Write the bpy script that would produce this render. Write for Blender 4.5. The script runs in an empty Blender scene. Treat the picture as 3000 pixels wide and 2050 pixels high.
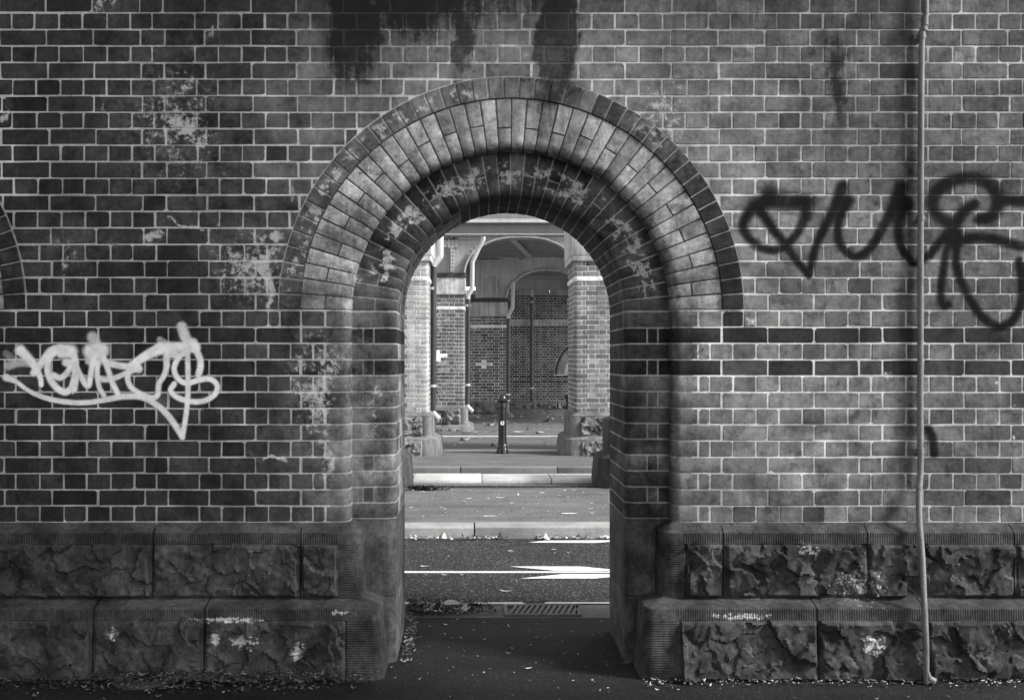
import bpy, bmesh, math, random
import numpy as np
from mathutils import Vector, Matrix

random.seed(7)
RNG = np.random.default_rng(11)
C = bpy.context.scene.collection
SC = bpy.context.scene
PI = math.pi

# ------------------------------------------------------------------ camera, sky, sun, exposure
CAM_D, FOC, VX, VY, EYE = 5.0, 2850.0, 1400.0, 1059.0, 1.583     # photo pixels (3000 x 2050)
cam_data = bpy.data.cameras.new('camera')
cam = bpy.data.objects.new('camera', cam_data)
C.objects.link(cam)
cam.location = (0, -CAM_D, EYE)
cam.rotation_euler = (PI / 2, 0, 0)
cam_data.sensor_width = 36.0
cam_data.sensor_fit = 'HORIZONTAL'
cam_data.lens = 36.0 * FOC / 3000.0
cam_data.shift_x = (1500.0 - VX) / 3000.0
cam_data.shift_y = (VY - 1025.0) / 3000.0
cam_data.clip_start = 0.05
cam_data.clip_end = 2000
SC.camera = cam

SUN_AZ, SUN_EL = math.radians(19), math.radians(36)      # azimuth from +x towards the camera side
to_sun = Vector((math.cos(SUN_EL) * math.cos(SUN_AZ), -math.cos(SUN_EL) * math.sin(SUN_AZ), math.sin(SUN_EL)))
world = bpy.data.worlds.new('World')
SC.world = world
world.use_nodes = True
wn = world.node_tree
wn.nodes.clear()
sky = wn.nodes.new('ShaderNodeTexSky')
sky.sky_type = 'NISHITA'
sky.sun_disc = False
sky.sun_elevation = SUN_EL
sky.sun_rotation = math.atan2(to_sun.x, to_sun.y)
bw = wn.nodes.new('ShaderNodeRGBToBW')
bg = wn.nodes.new('ShaderNodeBackground')
bg.inputs['Strength'].default_value = 0.12
wo = wn.nodes.new('ShaderNodeOutputWorld')
wn.links.new(sky.outputs['Color'], bw.inputs['Color'])
wn.links.new(bw.outputs['Val'], bg.inputs['Color'])
wn.links.new(bg.outputs['Background'], wo.inputs['Surface'])

sun_data = bpy.data.lights.new('sun', 'SUN')
sun_data.energy = 1.5
sun_data.angle = math.radians(11)
sun_data.color = (1.0, 0.985, 0.955)
sun = bpy.data.objects.new('sun', sun_data)
C.objects.link(sun)
sun.rotation_euler = to_sun.to_track_quat('Z', 'Y').to_euler()
sun.location = (20, -8, 25)

SC.view_settings.view_transform = 'Standard'
SC.view_settings.look = 'None'
SC.view_settings.exposure = 1.85
SC.view_settings.gamma = 1.0
SC.view_settings.use_curve_mapping = False
SC.render.engine = 'CYCLES'
SC.cycles.max_bounces = 8
SC.cycles.diffuse_bounces = 5
SC.cycles.transparent_max_bounces = 8
SC.cycles.use_denoising = True

# ------------------------------------------------------------------ helpers
def X(px, d=5.0): return (px - VX) * d / FOC
def Z(py, d=5.0): return EYE - (py - VY) * d / FOC
def ground_pt(px, py, z=0.0):
    d = (EYE - z) * FOC / (py - VY)
    return (X(px, d), d - CAM_D, z)

def link(name, me, mat=None, parent=None, loc=None):
    o = bpy.data.objects.new(name, me)
    C.objects.link(o)
    if mat is not None and me is not None and not me.materials:
        me.materials.append(mat)
    l = Vector(loc) if loc is not None else Vector((0, 0, 0))
    if parent is not None:
        o.parent = parent
        p = parent
        while p is not None:
            l = l - p.location
            p = p.parent
    o.location = l
    return o

def thing(name, label, cat, loc=(0, 0, 0), group=None):
    o = bpy.data.objects.new(name, None)
    C.objects.link(o)
    o.location = loc
    o.empty_display_size = 0.1
    o['label'] = label
    o['category'] = cat
    if group: o['group'] = group
    return o

def tag(o, label, cat, group=None):
    o['label'] = label; o['category'] = cat
    if group: o['group'] = group
    return o

def structure(o):
    o['kind'] = 'structure'
    return o

def stuff(o):
    o['kind'] = 'stuff'
    o.color = (0, 0, 0, 1)
    return o

def mesh_from(vs, fs, name='mesh', smooth=None, recalc=True):
    me = bpy.data.meshes.new(name)
    me.from_pydata([tuple(v) for v in vs], [], fs)
    if recalc:
        bm = bmesh.new(); bm.from_mesh(me)
        bmesh.ops.recalc_face_normals(bm, faces=bm.faces)
        bm.to_mesh(me); bm.free()
    if smooth is not None:
        me.polygons.foreach_set('use_smooth', [True] * len(me.polygons))
        me.set_sharp_from_angle(angle=math.radians(smooth))
    me.update()
    return me

class MB:
    """collects verts, faces and a per-face tint"""
    def __init__(s): s.v = []; s.f = []; s.t = []
    def add(s, vs, fs, tint=0.0, off=(0, 0, 0)):
        n = len(s.v)
        ox, oy, oz = off
        s.v += [(a[0] + ox, a[1] + oy, a[2] + oz) for a in vs]
        s.f += [tuple(i + n for i in f) for f in fs]
        s.t += [tint] * len(fs)
    def box(s, x0, x1, y0, y1, z0, z1, tint=0.0):
        v = [(x0, y0, z0), (x1, y0, z0), (x1, y1, z0), (x0, y1, z0), (x0, y0, z1), (x1, y0, z1), (x1, y1, z1), (x0, y1, z1)]
        s.add(v, [(0, 3, 2, 1), (4, 5, 6, 7), (0, 1, 5, 4), (1, 2, 6, 5), (2, 3, 7, 6), (3, 0, 4, 7)], tint)
    def loft(s, loops, tint=0.0, caps=True):
        v, f = loft(loops, caps); s.add(v, f, tint)
    def tube(s, pts, r, n=10, tint=0.0, caps=True):
        v, f = tube(pts, r, n, caps); s.add(v, f, tint)
    def build(s, name, mat, parent=None, loc=None, smooth=None, recalc=True):
        l = Vector(loc) if loc is not None else Vector((0, 0, 0))
        me = mesh_from([(a[0] - l.x, a[1] - l.y, a[2] - l.z) for a in s.v], s.f, name, smooth, recalc)
        if len(me.polygons) == len(s.t):
            a = me.attributes.new('tint', 'FLOAT', 'FACE')
            a.data.foreach_set('value', s.t)
        o = link(name, me, mat, parent, l)
        o.color = (0, 0, 0, 1)
        return o

def loft(loops, caps=True):
    n = len(loops[0]); v = []; f = []
    for L in loops: v += list(L)
    for k in range(len(loops) - 1):
        a, b = k * n, (k + 1) * n
        for i in range(n):
            j = (i + 1) % n
            f.append((a + i, a + j, b + j, b + i))
    if caps:
        f.append(tuple(range(n - 1, -1, -1)))
        f.append(tuple(range((len(loops) - 1) * n, len(loops) * n)))
    return v, f

def tube(pts, r, n=10, caps=True):
    pts = [Vector(p) for p in pts]
    rr = r if isinstance(r, (list, tuple)) else [r] * len(pts)
    loops = []
    up = Vector((0, 1, 0.001))
    for i, p in enumerate(pts):
        t = (pts[min(i + 1, len(pts) - 1)] - pts[max(i - 1, 0)]).normalized()
        a = t.cross(up)
        if a.length < 1e-3: a = t.cross(Vector((1, 0, 0)))
        a.normalize(); b = t.cross(a).normalized()
        loops.append([tuple(p + a * (rr[i] * math.cos(k * 2 * PI / n)) + b * (rr[i] * math.sin(k * 2 * PI / n))) for k in range(n)])
    return loft(loops, caps)

def lathe(prof, n=20):
    loops = [[(r * math.cos(k * 2 * PI / n), r * math.sin(k * 2 * PI / n), z) for k in range(n)] for r, z in prof]
    return loft(loops, True)

def inset2(poly, e):
    cx = sum(p[0] for p in poly) / len(poly); cy = sum(p[1] for p in poly) / len(poly)
    mx = max(abs(p[0] - cx) for p in poly) + 1e-6; my = max(abs(p[1] - cy) for p in poly) + 1e-6
    kx, ky = 1 - e / mx, 1 - e / my
    return [(cx + (p[0] - cx) * kx, cy + (p[1] - cy) * ky) for p in poly]

# ------------------------------------------------------------------ materials
class NT:
    def __init__(s, nt): s.nt = nt
    def n(s, t, **kw):
        nd = s.nt.nodes.new(t)
        for k, v in kw.items(): setattr(nd, k, v)
        return nd
    def put(s, sock, v):
        if isinstance(v, bpy.types.NodeSocket): s.nt.links.new(v, sock)
        elif isinstance(v, (tuple, list)):
            sock.default_value = tuple(v) if len(sock.default_value) == len(v) else tuple(v) + (1.0,)
        else:
            try: sock.default_value = v
            except TypeError: sock.default_value = (v, v, v, 1.0) if len(sock.default_value) == 4 else (v, v, v)
    def m(s, op, a, b=0.0, c=None, clamp=False):
        nd = s.n('ShaderNodeMath', operation=op, use_clamp=clamp)
        s.put(nd.inputs[0], a); s.put(nd.inputs[1], b)
        if c is not None: s.put(nd.inputs[2], c)
        return nd.outputs[0]
    def vm(s, op, a, b, out='Vector'):
        nd = s.n('ShaderNodeVectorMath', operation=op)
        s.put(nd.inputs[0], a)
        if b is not None: s.put(nd.inputs[1], b)
        return nd.outputs[out]
    def ramp(s, v, a, b, lo=0.0, hi=1.0, smooth=True):
        nd = s.n('ShaderNodeMapRange', interpolation_type='SMOOTHSTEP' if smooth else 'LINEAR')
        s.put(nd.inputs['Value'], v); s.put(nd.inputs['From Min'], a); s.put(nd.inputs['From Max'], b)
        s.put(nd.inputs['To Min'], lo); s.put(nd.inputs['To Max'], hi)
        return nd.outputs['Result']
    def noise(s, vec, scale, detail=4.0, rough=0.6, dist=0.0):
        nd = s.n('ShaderNodeTexNoise', noise_dimensions='3D')
        s.put(nd.inputs['Vector'], vec); s.put(nd.inputs['Scale'], scale)
        s.put(nd.inputs['Detail'], detail); s.put(nd.inputs['Roughness'], rough); s.put(nd.inputs['Distortion'], dist)
        return nd.outputs['Fac']
    def mix(s, f, a, b):
        nd = s.n('ShaderNodeMix', data_type='FLOAT')
        s.put(nd.inputs[0], f); s.put(nd.inputs[2], a); s.put(nd.inputs[3], b)
        return nd.outputs[0]
    def pos(s): return s.n('ShaderNodeNewGeometry').outputs['Position']
    def attr(s, name):
        return s.n('ShaderNodeAttribute', attribute_name=name).outputs['Fac']
    def grey(s, v, warm=0.0):
        nd = s.n('ShaderNodeCombineColor')
        s.put(nd.inputs[0], v)
        s.put(nd.inputs[1], v)
        s.put(nd.inputs[2], v)
        return nd.outputs[0]

def material(name, rough=0.85, spec=0.3):
    m = bpy.data.materials.new(name); m.use_nodes = True
    nt = m.node_tree; nt.nodes.clear()
    b = nt.nodes.new('ShaderNodeBsdfPrincipled'); o = nt.nodes.new('ShaderNodeOutputMaterial')
    nt.links.new(b.outputs[0], o.inputs[0])
    b.inputs['Roughness'].default_value = rough
    b.inputs['Specular IOR Level'].default_value = spec
    return m, NT(nt), b

def bump(t, b, h, strength=0.4, dist=0.004):
    nd = t.n('ShaderNodeBump')
    nd.inputs['Strength'].default_value = strength; nd.inputs['Distance'].default_value = dist
    t.put(nd.inputs['Height'], h)
    t.nt.links.new(nd.outputs['Normal'], b.inputs['Normal'])

# --- node group: stains of the near wall, laid out on the wall itself (1 unit = 1.754 m)
def make_stain_group():
    g = bpy.data.node_groups.new('wall_stains', 'ShaderNodeTree')
    for n_ in ('Lime', 'Grime', 'Film', 'Spot', 'Veil'):
        g.interface.new_socket(n_, in_out='OUTPUT', socket_type='NodeSocketFloat')
    t = NT(g)
    out = t.n('NodeGroupOutput')
    pos = t.pos()
    sep = t.n('ShaderNodeSeparateXYZ'); t.put(sep.inputs[0], pos)
    qx = t.m('MULTIPLY_ADD', sep.outputs[0], 0.57, 1.4)
    qy = t.m('MULTIPLY_ADD', sep.outputs[2], -0.57, 1.059 + 1.583 * 0.57)
    qv = t.n('ShaderNodeCombineXYZ'); t.put(qv.inputs[0], qx); t.put(qv.inputs[1], qy)
    q = qv.outputs[0]
    warp = t.n('ShaderNodeTexNoise'); t.put(warp.inputs['Vector'], pos); t.put(warp.inputs['Scale'], 5.0); t.put(warp.inputs['Detail'], 3.0)
    wv = t.vm('MULTIPLY', t.vm('SUBTRACT', warp.outputs['Color'], (0.5, 0.5, 0.5)), (0.16, 0.16, 0.0))
    qw = t.vm('ADD', q, wv)
    def blobs(lst, src):
        acc = None
        for cx, cy, rx, ry, a in lst:
            l = t.vm('LENGTH', t.vm('MULTIPLY', t.vm('SUBTRACT', src, (cx, cy, 0)), (1 / rx, 1 / ry, 0)), None, 'Value')
            r = t.ramp(l, 1.0, 0.0, 0.0, a)
            acc = r if acc is None else t.m('MAXIMUM', acc, r)
        return acc
    lime = blobs([(.52, .36, .36, .46, .68), (.74, .78, .28, .28, .75), (.93, 1.15, .2, .5, .75), (1.95, .34, .28, .34, .66), (1.08, 1.2, .12, .4, .6), (.2, .72, .25, .12, .5), (1.45, .18, .55, .16, .45), (.53, .24, .07, .13, .75), (.53, .36, .09, .12, 1), (.60, .43, .05, .09, .8), (.49, .50, .07, .05, .6), (.63, .52, .04, .06, .6),
                  (.452, .695, .055, .045, 1), (.55, .668, .16, .016, .9), (.80, .705, .08, .05, 1), (.78, .80, .05, .16, 1), (.79, .87, .035, .10, .9),
                  (.20, .76, .09, .12, .7), (.30, .02, .06, .06, .8), (.61, .06, .06, .05, .7), (.31, .31, .035, .05, .7), (.96, 1.34, .07, .14, .85),
                  (.80, 1.345, .09, .02, 1), (.81, 1.23, .05, .05, .6), (1.11, 1.17, .05, .09, .7), (1.0, 1.08, .05, .2, .6), (.87, .56, .06, .09, .7), (.92, .95, .05, .25, .55),
                  (1.98, .40, .06, .14, .55), (2.03, .92, .03, .08, .6), (.0, .36, .02, .08, .8), (.33, .70, .1, .03, .5), (1.02, .78, .05, .06, .8)], qw)
    fine = t.noise(pos, 34.0, 8.0, 0.72)
    mid = t.noise(pos, 9.0, 5.0, 0.6)
    rad = t.vm('LENGTH', t.vm('SUBTRACT', q, (1.498, .907, 0)), None, 'Value')
    up = t.ramp(qy, .95, .80)
    blotch = t.ramp(t.noise(pos, 13.0, 4.0, 0.6), 0.40, 0.56)
    ring = t.m('MULTIPLY', t.m('MULTIPLY', t.ramp(rad, .345, .39), t.ramp(rad, .465, .43)), t.m('MULTIPLY', t.m('MULTIPLY', up, blotch), .8))
    ring2 = t.m('MULTIPLY', t.m('MULTIPLY', t.ramp(rad, .60, .63), t.ramp(rad, .69, .66)), t.m('MULTIPLY', t.m('MULTIPLY', up, t.ramp(qx, 2.0, 1.2)), t.m('MULTIPLY', blotch, .75)))
    lime = t.m('MAXIMUM', lime, t.m('MAXIMUM', ring, ring2))
    limem = t.ramp(t.m('ADD', t.m('MULTIPLY', lime, 0.50), t.m('ADD', t.m('MULTIPLY', fine, 0.85), t.m('MULTIPLY', mid, 0.35))), 0.89, 1.05)
    haze = t.m('MULTIPLY', t.m('MULTIPLY', lime, t.ramp(t.m('ADD', fine, mid), .85, 1.25)), .34)
    limem = t.m('MAXIMUM', t.m('MULTIPLY', limem, t.ramp(lime, 0.02, 0.25)), haze)
    grime = blobs([(1.32, -.10, .62, .50, 1.0), (2.3, -.06, .5, .5, .62), (.4, -.05, .6, .3, .45), (1.03, .04, .16, .46, 1.3), (1.25, .0, .40, .28, 1.1), (1.02, -.08, .3, .3, .9), (1.63, .12, .12, .50, 1.3), (1.55, -.05, .3, .3, .8), (1.36, .12, .09, .26, 1.1), (2.45, .2, .10, .46, .9), (2.37, .3, .12, .36, .5), (2.30, .15, .10, .3, .55),
                   (2.37, .1, .11, .2, .6), (1.95, .1, .12, .35, .55), (1.44, .25, .07, .15, .5), (.27, .05, .05, .3, .6), (1.15, .18, .1, .2, .6), (2.66, .03, .05, .2, .4)], qw)
    sc = t.vm('MULTIPLY', pos, (24.0, 24.0, 4.0))
    streak = t.m('ADD', t.m('MULTIPLY', t.noise(sc, 1.0, 6.0, 0.68), .5), t.m('MULTIPLY', t.noise(t.vm('MULTIPLY', pos, (7.0, 7.0, .7)), 1.0, 4.0, 0.6), .5))
    blot = t.noise(pos, 24.0, 8.0, 0.76)
    drip = t.noise(t.vm('MULTIPLY', pos, (38.0, 38.0, 1.6)), 1.0, 5.0, 0.62)
    gr = t.m('ADD', t.m('MULTIPLY', grime, 0.45), t.m('ADD', t.m('MULTIPLY', streak, 0.40), t.m('ADD', t.m('MULTIPLY', drip, .25), t.m('MULTIPLY', blot, 0.40))))
    grimem = t.m('MULTIPLY', t.ramp(gr, 0.765, 0.95), t.ramp(grime, 0.02, 0.3))
    ghaze = t.m('MULTIPLY', t.m('MULTIPLY', grime, t.ramp(t.m('ADD', t.m('MULTIPLY', streak, .5), t.m('MULTIPLY', drip, .5)), .38, .58)), .72)
    grimem = t.m('MAXIMUM', grimem, ghaze)
    film = blobs([(1.48, .30, .66, .42, 1.7), (.90, .34, .30, .45, 1.1), (2.15, .62, .62, .55, .9), (2.3, 1.15, .65, .60, 1), (1.5, .9, .75, .75, .55), (1.0, 1.25, .13, .50, 1.1)], qw)  # right-hand blobs also put the wall's light gradient into the mortar tone
    filmm = t.m('MULTIPLY', film, t.ramp(mid, 0.25, 0.75, 0.55, 1.0))
    # small white splashes and bird marks
    vor = t.n('ShaderNodeTexVoronoi', feature='F1'); t.put(vor.inputs['Vector'], t.vm('ADD', pos, t.vm('MULTIPLY', t.vm('SUBTRACT', warp.outputs['Color'], (0.5, 0.5, 0.5)), (.06, .06, .06))))
    t.put(vor.inputs['Scale'], 11.0)
    sepc = t.n('ShaderNodeSeparateColor'); t.put(sepc.inputs[0], vor.outputs['Color'])
    size = t.m('MULTIPLY', t.ramp(sepc.outputs[0], 0.86, 1.0, 0.0, 1.0), 0.14)
    sp = t.ramp(t.m('SUBTRACT', vor.outputs['Distance'], t.m('ADD', size, t.m('MULTIPLY', t.m('SUBTRACT', fine, 0.5), 0.25))), 0.0, -0.03)
    sarea = blobs([(2.97, 1.28, .018, .022, 1), (2.97, 1.19, .02, .03, 1), (2.92, 1.12, .03, .02, 1), (2.25, 1.24, .04, .03, 1), (2.6, 1.1, .05, .04, 1), (2.2, .94, .05, .05, 1), (2.5, 1.70, .25, .18, .9), (2.52, 1.86, .1, .1, 1),
                   (2.15, 1.78, .3, .03, 1), (2.35, 1.60, .1, .06, .9), (.70, 1.79, .36, .025, 1), (.74, 1.85, .14, .07, 1), (.89, 1.88, .07, .10, 1), (.37, 1.83, .06, .06, .9), (.66, 1.84, .05, .07, 1), (.3, 1.65, .2, .1, .5),
                   (1.02, 1.77, .12, .03, 1), (2.7, 1.35, .06, .1, .8)], q)
    clump = t.ramp(t.m('ADD', t.m('MULTIPLY', sarea, 0.40), t.m('ADD', t.m('MULTIPLY', fine, .6), t.m('MULTIPLY', t.noise(pos, 80.0, 5.0, .7), .4))), 0.82, 0.93)
    spm = t.m('MULTIPLY', t.m('MAXIMUM', t.m('MULTIPLY', t.m('MULTIPLY', sp, t.ramp(mid, .50, .62)), .5), clump), t.ramp(sarea, 0.02, 0.2), clamp=True)
    veil = blobs([(1.46, .14, .62, .40, 1), (1.95, .22, .26, .42, .6), (.92, .25, .24, .4, .7), (1.03, 1.2, .08, .5, .6)], qw)
    veilm = t.m('MULTIPLY', t.m('MULTIPLY', veil, t.ramp(t.m('ADD', mid, t.m('MULTIPLY', fine, .5)), .55, .90)), .8)
    for i, v in enumerate((limem, grimem, filmm, spm, veilm)): t.put(out.inputs[i], v)
    return g
STAINS = make_stain_group()

def near_masonry(name, base_from_tint=True, base=0.4, rough=0.9, lime_to=0.55, grime_to=0.012, film_gain=0.145, dirt=1.0, spot=0.75, sootlo=.72, tool=False, bumps=0.8):
    m, t, b = material(name, rough, 0.2)
    st = t.n('ShaderNodeGroup', node_tree=STAINS)
    pos = t.pos()
    if base_from_tint:
        oi = t.n('ShaderNodeObjectInfo')
        sc = t.n('ShaderNodeSeparateColor'); t.put(sc.inputs[0], oi.outputs['Color'])
        v = t.m('ADD', sc.outputs[0], t.attr('tint'))
    else:
        v = base
    n1 = t.noise(pos, 7.0, 6.0, 0.68); n2 = t.noise(pos, 42.0, 6.0, 0.75)
    n3 = t.noise(t.vm('MULTIPLY', pos, (55.0, 55.0, 4.0)), 1.0, 3.0, 0.6)
    k = t.m('MULTIPLY', t.ramp(n1, 0.3, 0.7, 1 - .5 * dirt, 1 + .38 * dirt), t.ramp(n2, 0.25, 0.75, 1 - .35 * dirt, 1 + .3 * dirt))
    k = t.m('MULTIPLY', k, t.ramp(n3, 0.3, 0.75, 1 - .12 * dirt, 1 + .1 * dirt))
    soot = t.noise(pos, 1.7, 5.0, 0.65)
    v = t.m('MULTIPLY', v, t.ramp(soot, .35, .68, sootlo, 1.12))
    fg = t.m('MULTIPLY', t.ramp(v, .025, .08), film_gain) if base_from_tint else film_gain
    v = t.m('MULTIPLY', v, k)
    v = t.m('ADD', v, t.m('MULTIPLY', t.m('MULTIPLY', st.outputs['Film'], fg), t.ramp(n1, 0.3, 0.7, 0.35, 1.25)))
    if base_from_tint:
        v = t.m('MULTIPLY', v, t.ramp(t.noise(pos, 15.0, 6.0, 0.7), .50, .68, 1.12, .58))
    # hairline cracks and small pits
    vc = t.n('ShaderNodeTexVoronoi', feature='DISTANCE_TO_EDGE'); t.put(vc.inputs['Vector'], t.vm('ADD', pos, t.vm('MULTIPLY', t.n('ShaderNodeTexNoise').outputs['Color'], (0.1, 0.1, 0.1)))); t.put(vc.inputs['Scale'], 16.0)
    crack = t.m('MULTIPLY', t.ramp(vc.outputs['Distance'], 0.022, 0.0), t.ramp(t.noise(pos, 7.5, 2.0, 0.5), 0.55, 0.66))
    v = t.m('MULTIPLY', v, t.m('SUBTRACT', 1.0, t.m('MULTIPLY', crack, 0.7)))
    v = t.mix(st.outputs['Veil'], v, t.m('MULTIPLY', .20, t.ramp(n2, .3, .7, .75, 1.25)))
    v = t.mix(t.m('MULTIPLY', st.outputs['Grime'], 0.93), v, grime_to)
    v = t.mix(t.m('MULTIPLY', st.outputs['Lime'], 0.8), v, lime_to)
    v = t.mix(t.m('MULTIPLY', st.outputs['Spot'], spot), v, 0.75)
    h = t.m('ADD', t.m('MULTIPLY', n2, 0.6), t.m('MULTIPLY', n1, 0.5))
    h = t.m('SUBTRACT', h, t.m('MULTIPLY', crack, 0.4))
    if tool:
        sep = t.n('ShaderNodeSeparateXYZ'); t.put(sep.inputs[0], pos)
        gx = t.m('PINGPONG', sep.outputs[0], 0.006); gz = t.m('PINGPONG', sep.outputs[2], 0.006)
        a1, a2 = t.attr('tool_v'), t.attr('tool_h')
        gx = t.m('MULTIPLY', t.ramp(gx, 0.0012, 0.0045), a1); gz = t.m('MULTIPLY', t.ramp(gz, 0.0012, 0.0045), a2)
        g2 = t.m('ADD', gx, gz)
        h = t.m('ADD', h, t.m('MULTIPLY', g2, .8))
        v = t.m('MULTIPLY', v, t.m('SUBTRACT', 1.0, t.m('MULTIPLY', t.m('SUBTRACT', t.m('ADD', a1, a2), g2), 0.12)))
    t.put(b.inputs['Base Color'], t.grey(v))
    bump(t, b, h, bumps, 0.005)
    return m

M = {}
M['brick'] = near_masonry('wall_brick', True)
M['arch_brick'] = near_masonry('arch_brick', True, film_gain=0.10, dirt=1.2, sootlo=.55)
M['mortar'] = near_masonry('wall_mortar', False, 0.52, 0.95, 0.65, 0.02, 0.40, 0.6, sootlo=.55, bumps=0.6)
M['ring_mortar'] = near_masonry('ring_mortar', False, 0.10, 0.95, 0.5, 0.02, 0.0, 0.8, bumps=0.6)
M['arch_mortar'] = near_masonry('arch_mortar', False, 0.34, 0.95, 0.5, 0.02, 0.05, 0.8, bumps=0.6)
M['stone'] = near_masonry('plinth_sandstone', False, 0.062, 0.92, 0.4, 0.012, 0.012, 1.15, tool=True, bumps=0.8)
M['jamb_stone'] = near_masonry('jamb_sandstone', False, 0.085, 0.85, 0.35, 0.012, 0.02, 1.1, bumps=0.3)

def masonry(name, tint=True, base=0.3, rough=0.9, dirt=1.0, streak=0.2, scale=1.0, bumps=0.4, spec=0.2):
    m, t, b = material(name, rough, spec)
    pos = t.pos()
    v = base
    if tint:
        oi = t.n('ShaderNodeObjectInfo')
        sc = t.n('ShaderNodeSeparateColor'); t.put(sc.inputs[0], oi.outputs['Color'])
        v = t.m('ADD', sc.outputs[0], t.attr('tint'))
    n1 = t.noise(pos, 2.2 * scale, 5.0, 0.62); n2 = t.noise(pos, 28.0 * scale, 5.0, 0.7)
    n3 = t.noise(t.vm('MULTIPLY', pos, (9.0, 9.0, 0.8)), scale, 4.0, 0.65)
    k = t.m('MULTIPLY', t.ramp(n1, 0.25, 0.75, 1 - .3 * dirt, 1 + .25 * dirt), t.ramp(n2, 0.2, 0.8, 1 - .25 * dirt, 1 + .22 * dirt))
    k = t.m('MULTIPLY', k, t.ramp(n3, 0.3, 0.7, 1 - streak, 1 + streak))
    t.put(b.inputs['Base Color'], t.grey(t.m('MULTIPLY', v, k)))
    bump(t, b, n2, bumps, 0.006)
    return m
M['pier_brick'] = masonry('pier_brick')
M['pier_mortar'] = masonry('pier_mortar', False, 0.80, dirt=0.4, streak=0.12)
M['far_mortar'] = masonry('far_wall_mortar', False, 0.58, dirt=0.8, streak=0.25)
M['pier_stone'] = masonry('pier_sandstone', False, 0.15, dirt=1.2, streak=0.3)
M['dark_stone'] = masonry('shaded_sandstone', False, 0.05, dirt=1.2, streak=0.3)  # shade on the near stone bases put into a darker stone colour
M['pale_stone'] = masonry('pale_capping_stone', False, 0.42, dirt=1.0, streak=0.3)
M['concrete'] = masonry('kerb_concrete', True, dirt=0.7, streak=0.05, scale=1.5)
M['girder'] = masonry('girder_paint', False, 0.37, 0.6, 0.35, 0.12, spec=0.4)
M['girder_lit'] = masonry('lightened_girder_paint', False, 0.52, 0.6, 0.35, 0.12, spec=0.4)  # same paint, lightened to make up for weak light under the deck
M['beam'] = masonry('beam_paint', False, 0.17, 0.6, 0.35, 0.12, spec=0.4)
M['deck'] = masonry('corrugated_sheet', False, 0.24, 0.5, 0.4, 0.1, spec=0.5)
M['plate'] = masonry('bearing_iron', False, 0.06, 0.6, 0.5, 0.1)
M['pipe_light'] = masonry('pale_pipe_paint', False, 0.48, 0.45, 0.35, 0.15, spec=0.5)
M['pipe_dark'] = masonry('dark_pipe_paint', False, 0.03, 0.4, 0.6, 0.2, spec=0.5)
M['conduit'] = masonry('conduit_paint', False, 0.19, 0.5, 1.0, 0.15, scale=3, spec=0.4)
M['bollard'] = masonry('bollard_gloss_black', False, 0.016, 0.22, 0.3, 0.1, spec=0.6, bumps=0.05)
M['sticker'] = masonry('sticker_print', False, 0.78, 0.6, 0.3, 0.05)
M['iron'] = masonry('cast_iron', False, 0.10, 0.5, 0.8, 0.1)
M['bin'] = masonry('bin_plastic', False, 0.03, 0.5, 0.4, 0.1)

def asphalt(name, base, speck, scale=1.0, patch=0.35, rough=0.9):
    m, t, b = material(name, rough, 0.25)
    pos = t.pos()
    n1 = t.noise(pos, 1.1, 5.0, 0.6)
    ns = t.noise(t.vm('MULTIPLY', pos, (0.5, 3.0, 1.0)), 1.3, 5.0, 0.65)
    v = t.m('MULTIPLY', base, t.ramp(t.m('MULTIPLY', t.m('ADD', n1, ns), 0.5), 0.3, 0.7, 1 - patch, 1 + patch))
    vor = t.n('ShaderNodeTexVoronoi', feature='F1'); t.put(vor.inputs['Vector'], pos); t.put(vor.inputs['Scale'], 75.0 * scale)
    sc = t.n('ShaderNodeSeparateColor'); t.put(sc.inputs[0], vor.outputs['Color'])
    st = t.m('MULTIPLY', t.ramp(sc.outputs[0], 0.45, 1.0), t.ramp(vor.outputs['Distance'], 0.6, 0.2))
    v = t.m('MULTIPLY', v, t.m('MULTIPLY_ADD', st, speck, 1 - speck * 0.2))
    n2 = t.noise(pos, 95.0 * scale, 4.0, 0.75)
    v = t.m('MULTIPLY', v, t.ramp(n2, 0.3, 0.7, 0.45, 1.6))
    t.put(b.inputs['Base Color'], t.grey(v))
    bump(t, b, t.m('SUBTRACT', n2, vor.outputs['Distance']), 0.6, 0.004)
    return m
M['road'] = asphalt('road_asphalt', 0.062, 3.4)
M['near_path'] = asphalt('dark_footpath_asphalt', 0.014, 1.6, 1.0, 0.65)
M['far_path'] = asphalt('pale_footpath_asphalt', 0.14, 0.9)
M['ground'] = asphalt('ground_asphalt', 0.10, 0.6, 0.5)
M['paint'] = masonry('road_paint', False, 0.8, 0.7, 0.25, 0.05, scale=3)

def litter_mat(name, lo, hi):
    m, t, b = material(name, 0.8, 0.2)
    t.put(b.inputs['Base Color'], t.grey(t.m('ADD', t.attr('tint'), t.m('MULTIPLY', t.noise(t.pos(), 120.0, 2.0), 0.02))))
    return m
M['litter'] = litter_mat('dead_leaf', 0, 1)

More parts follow.
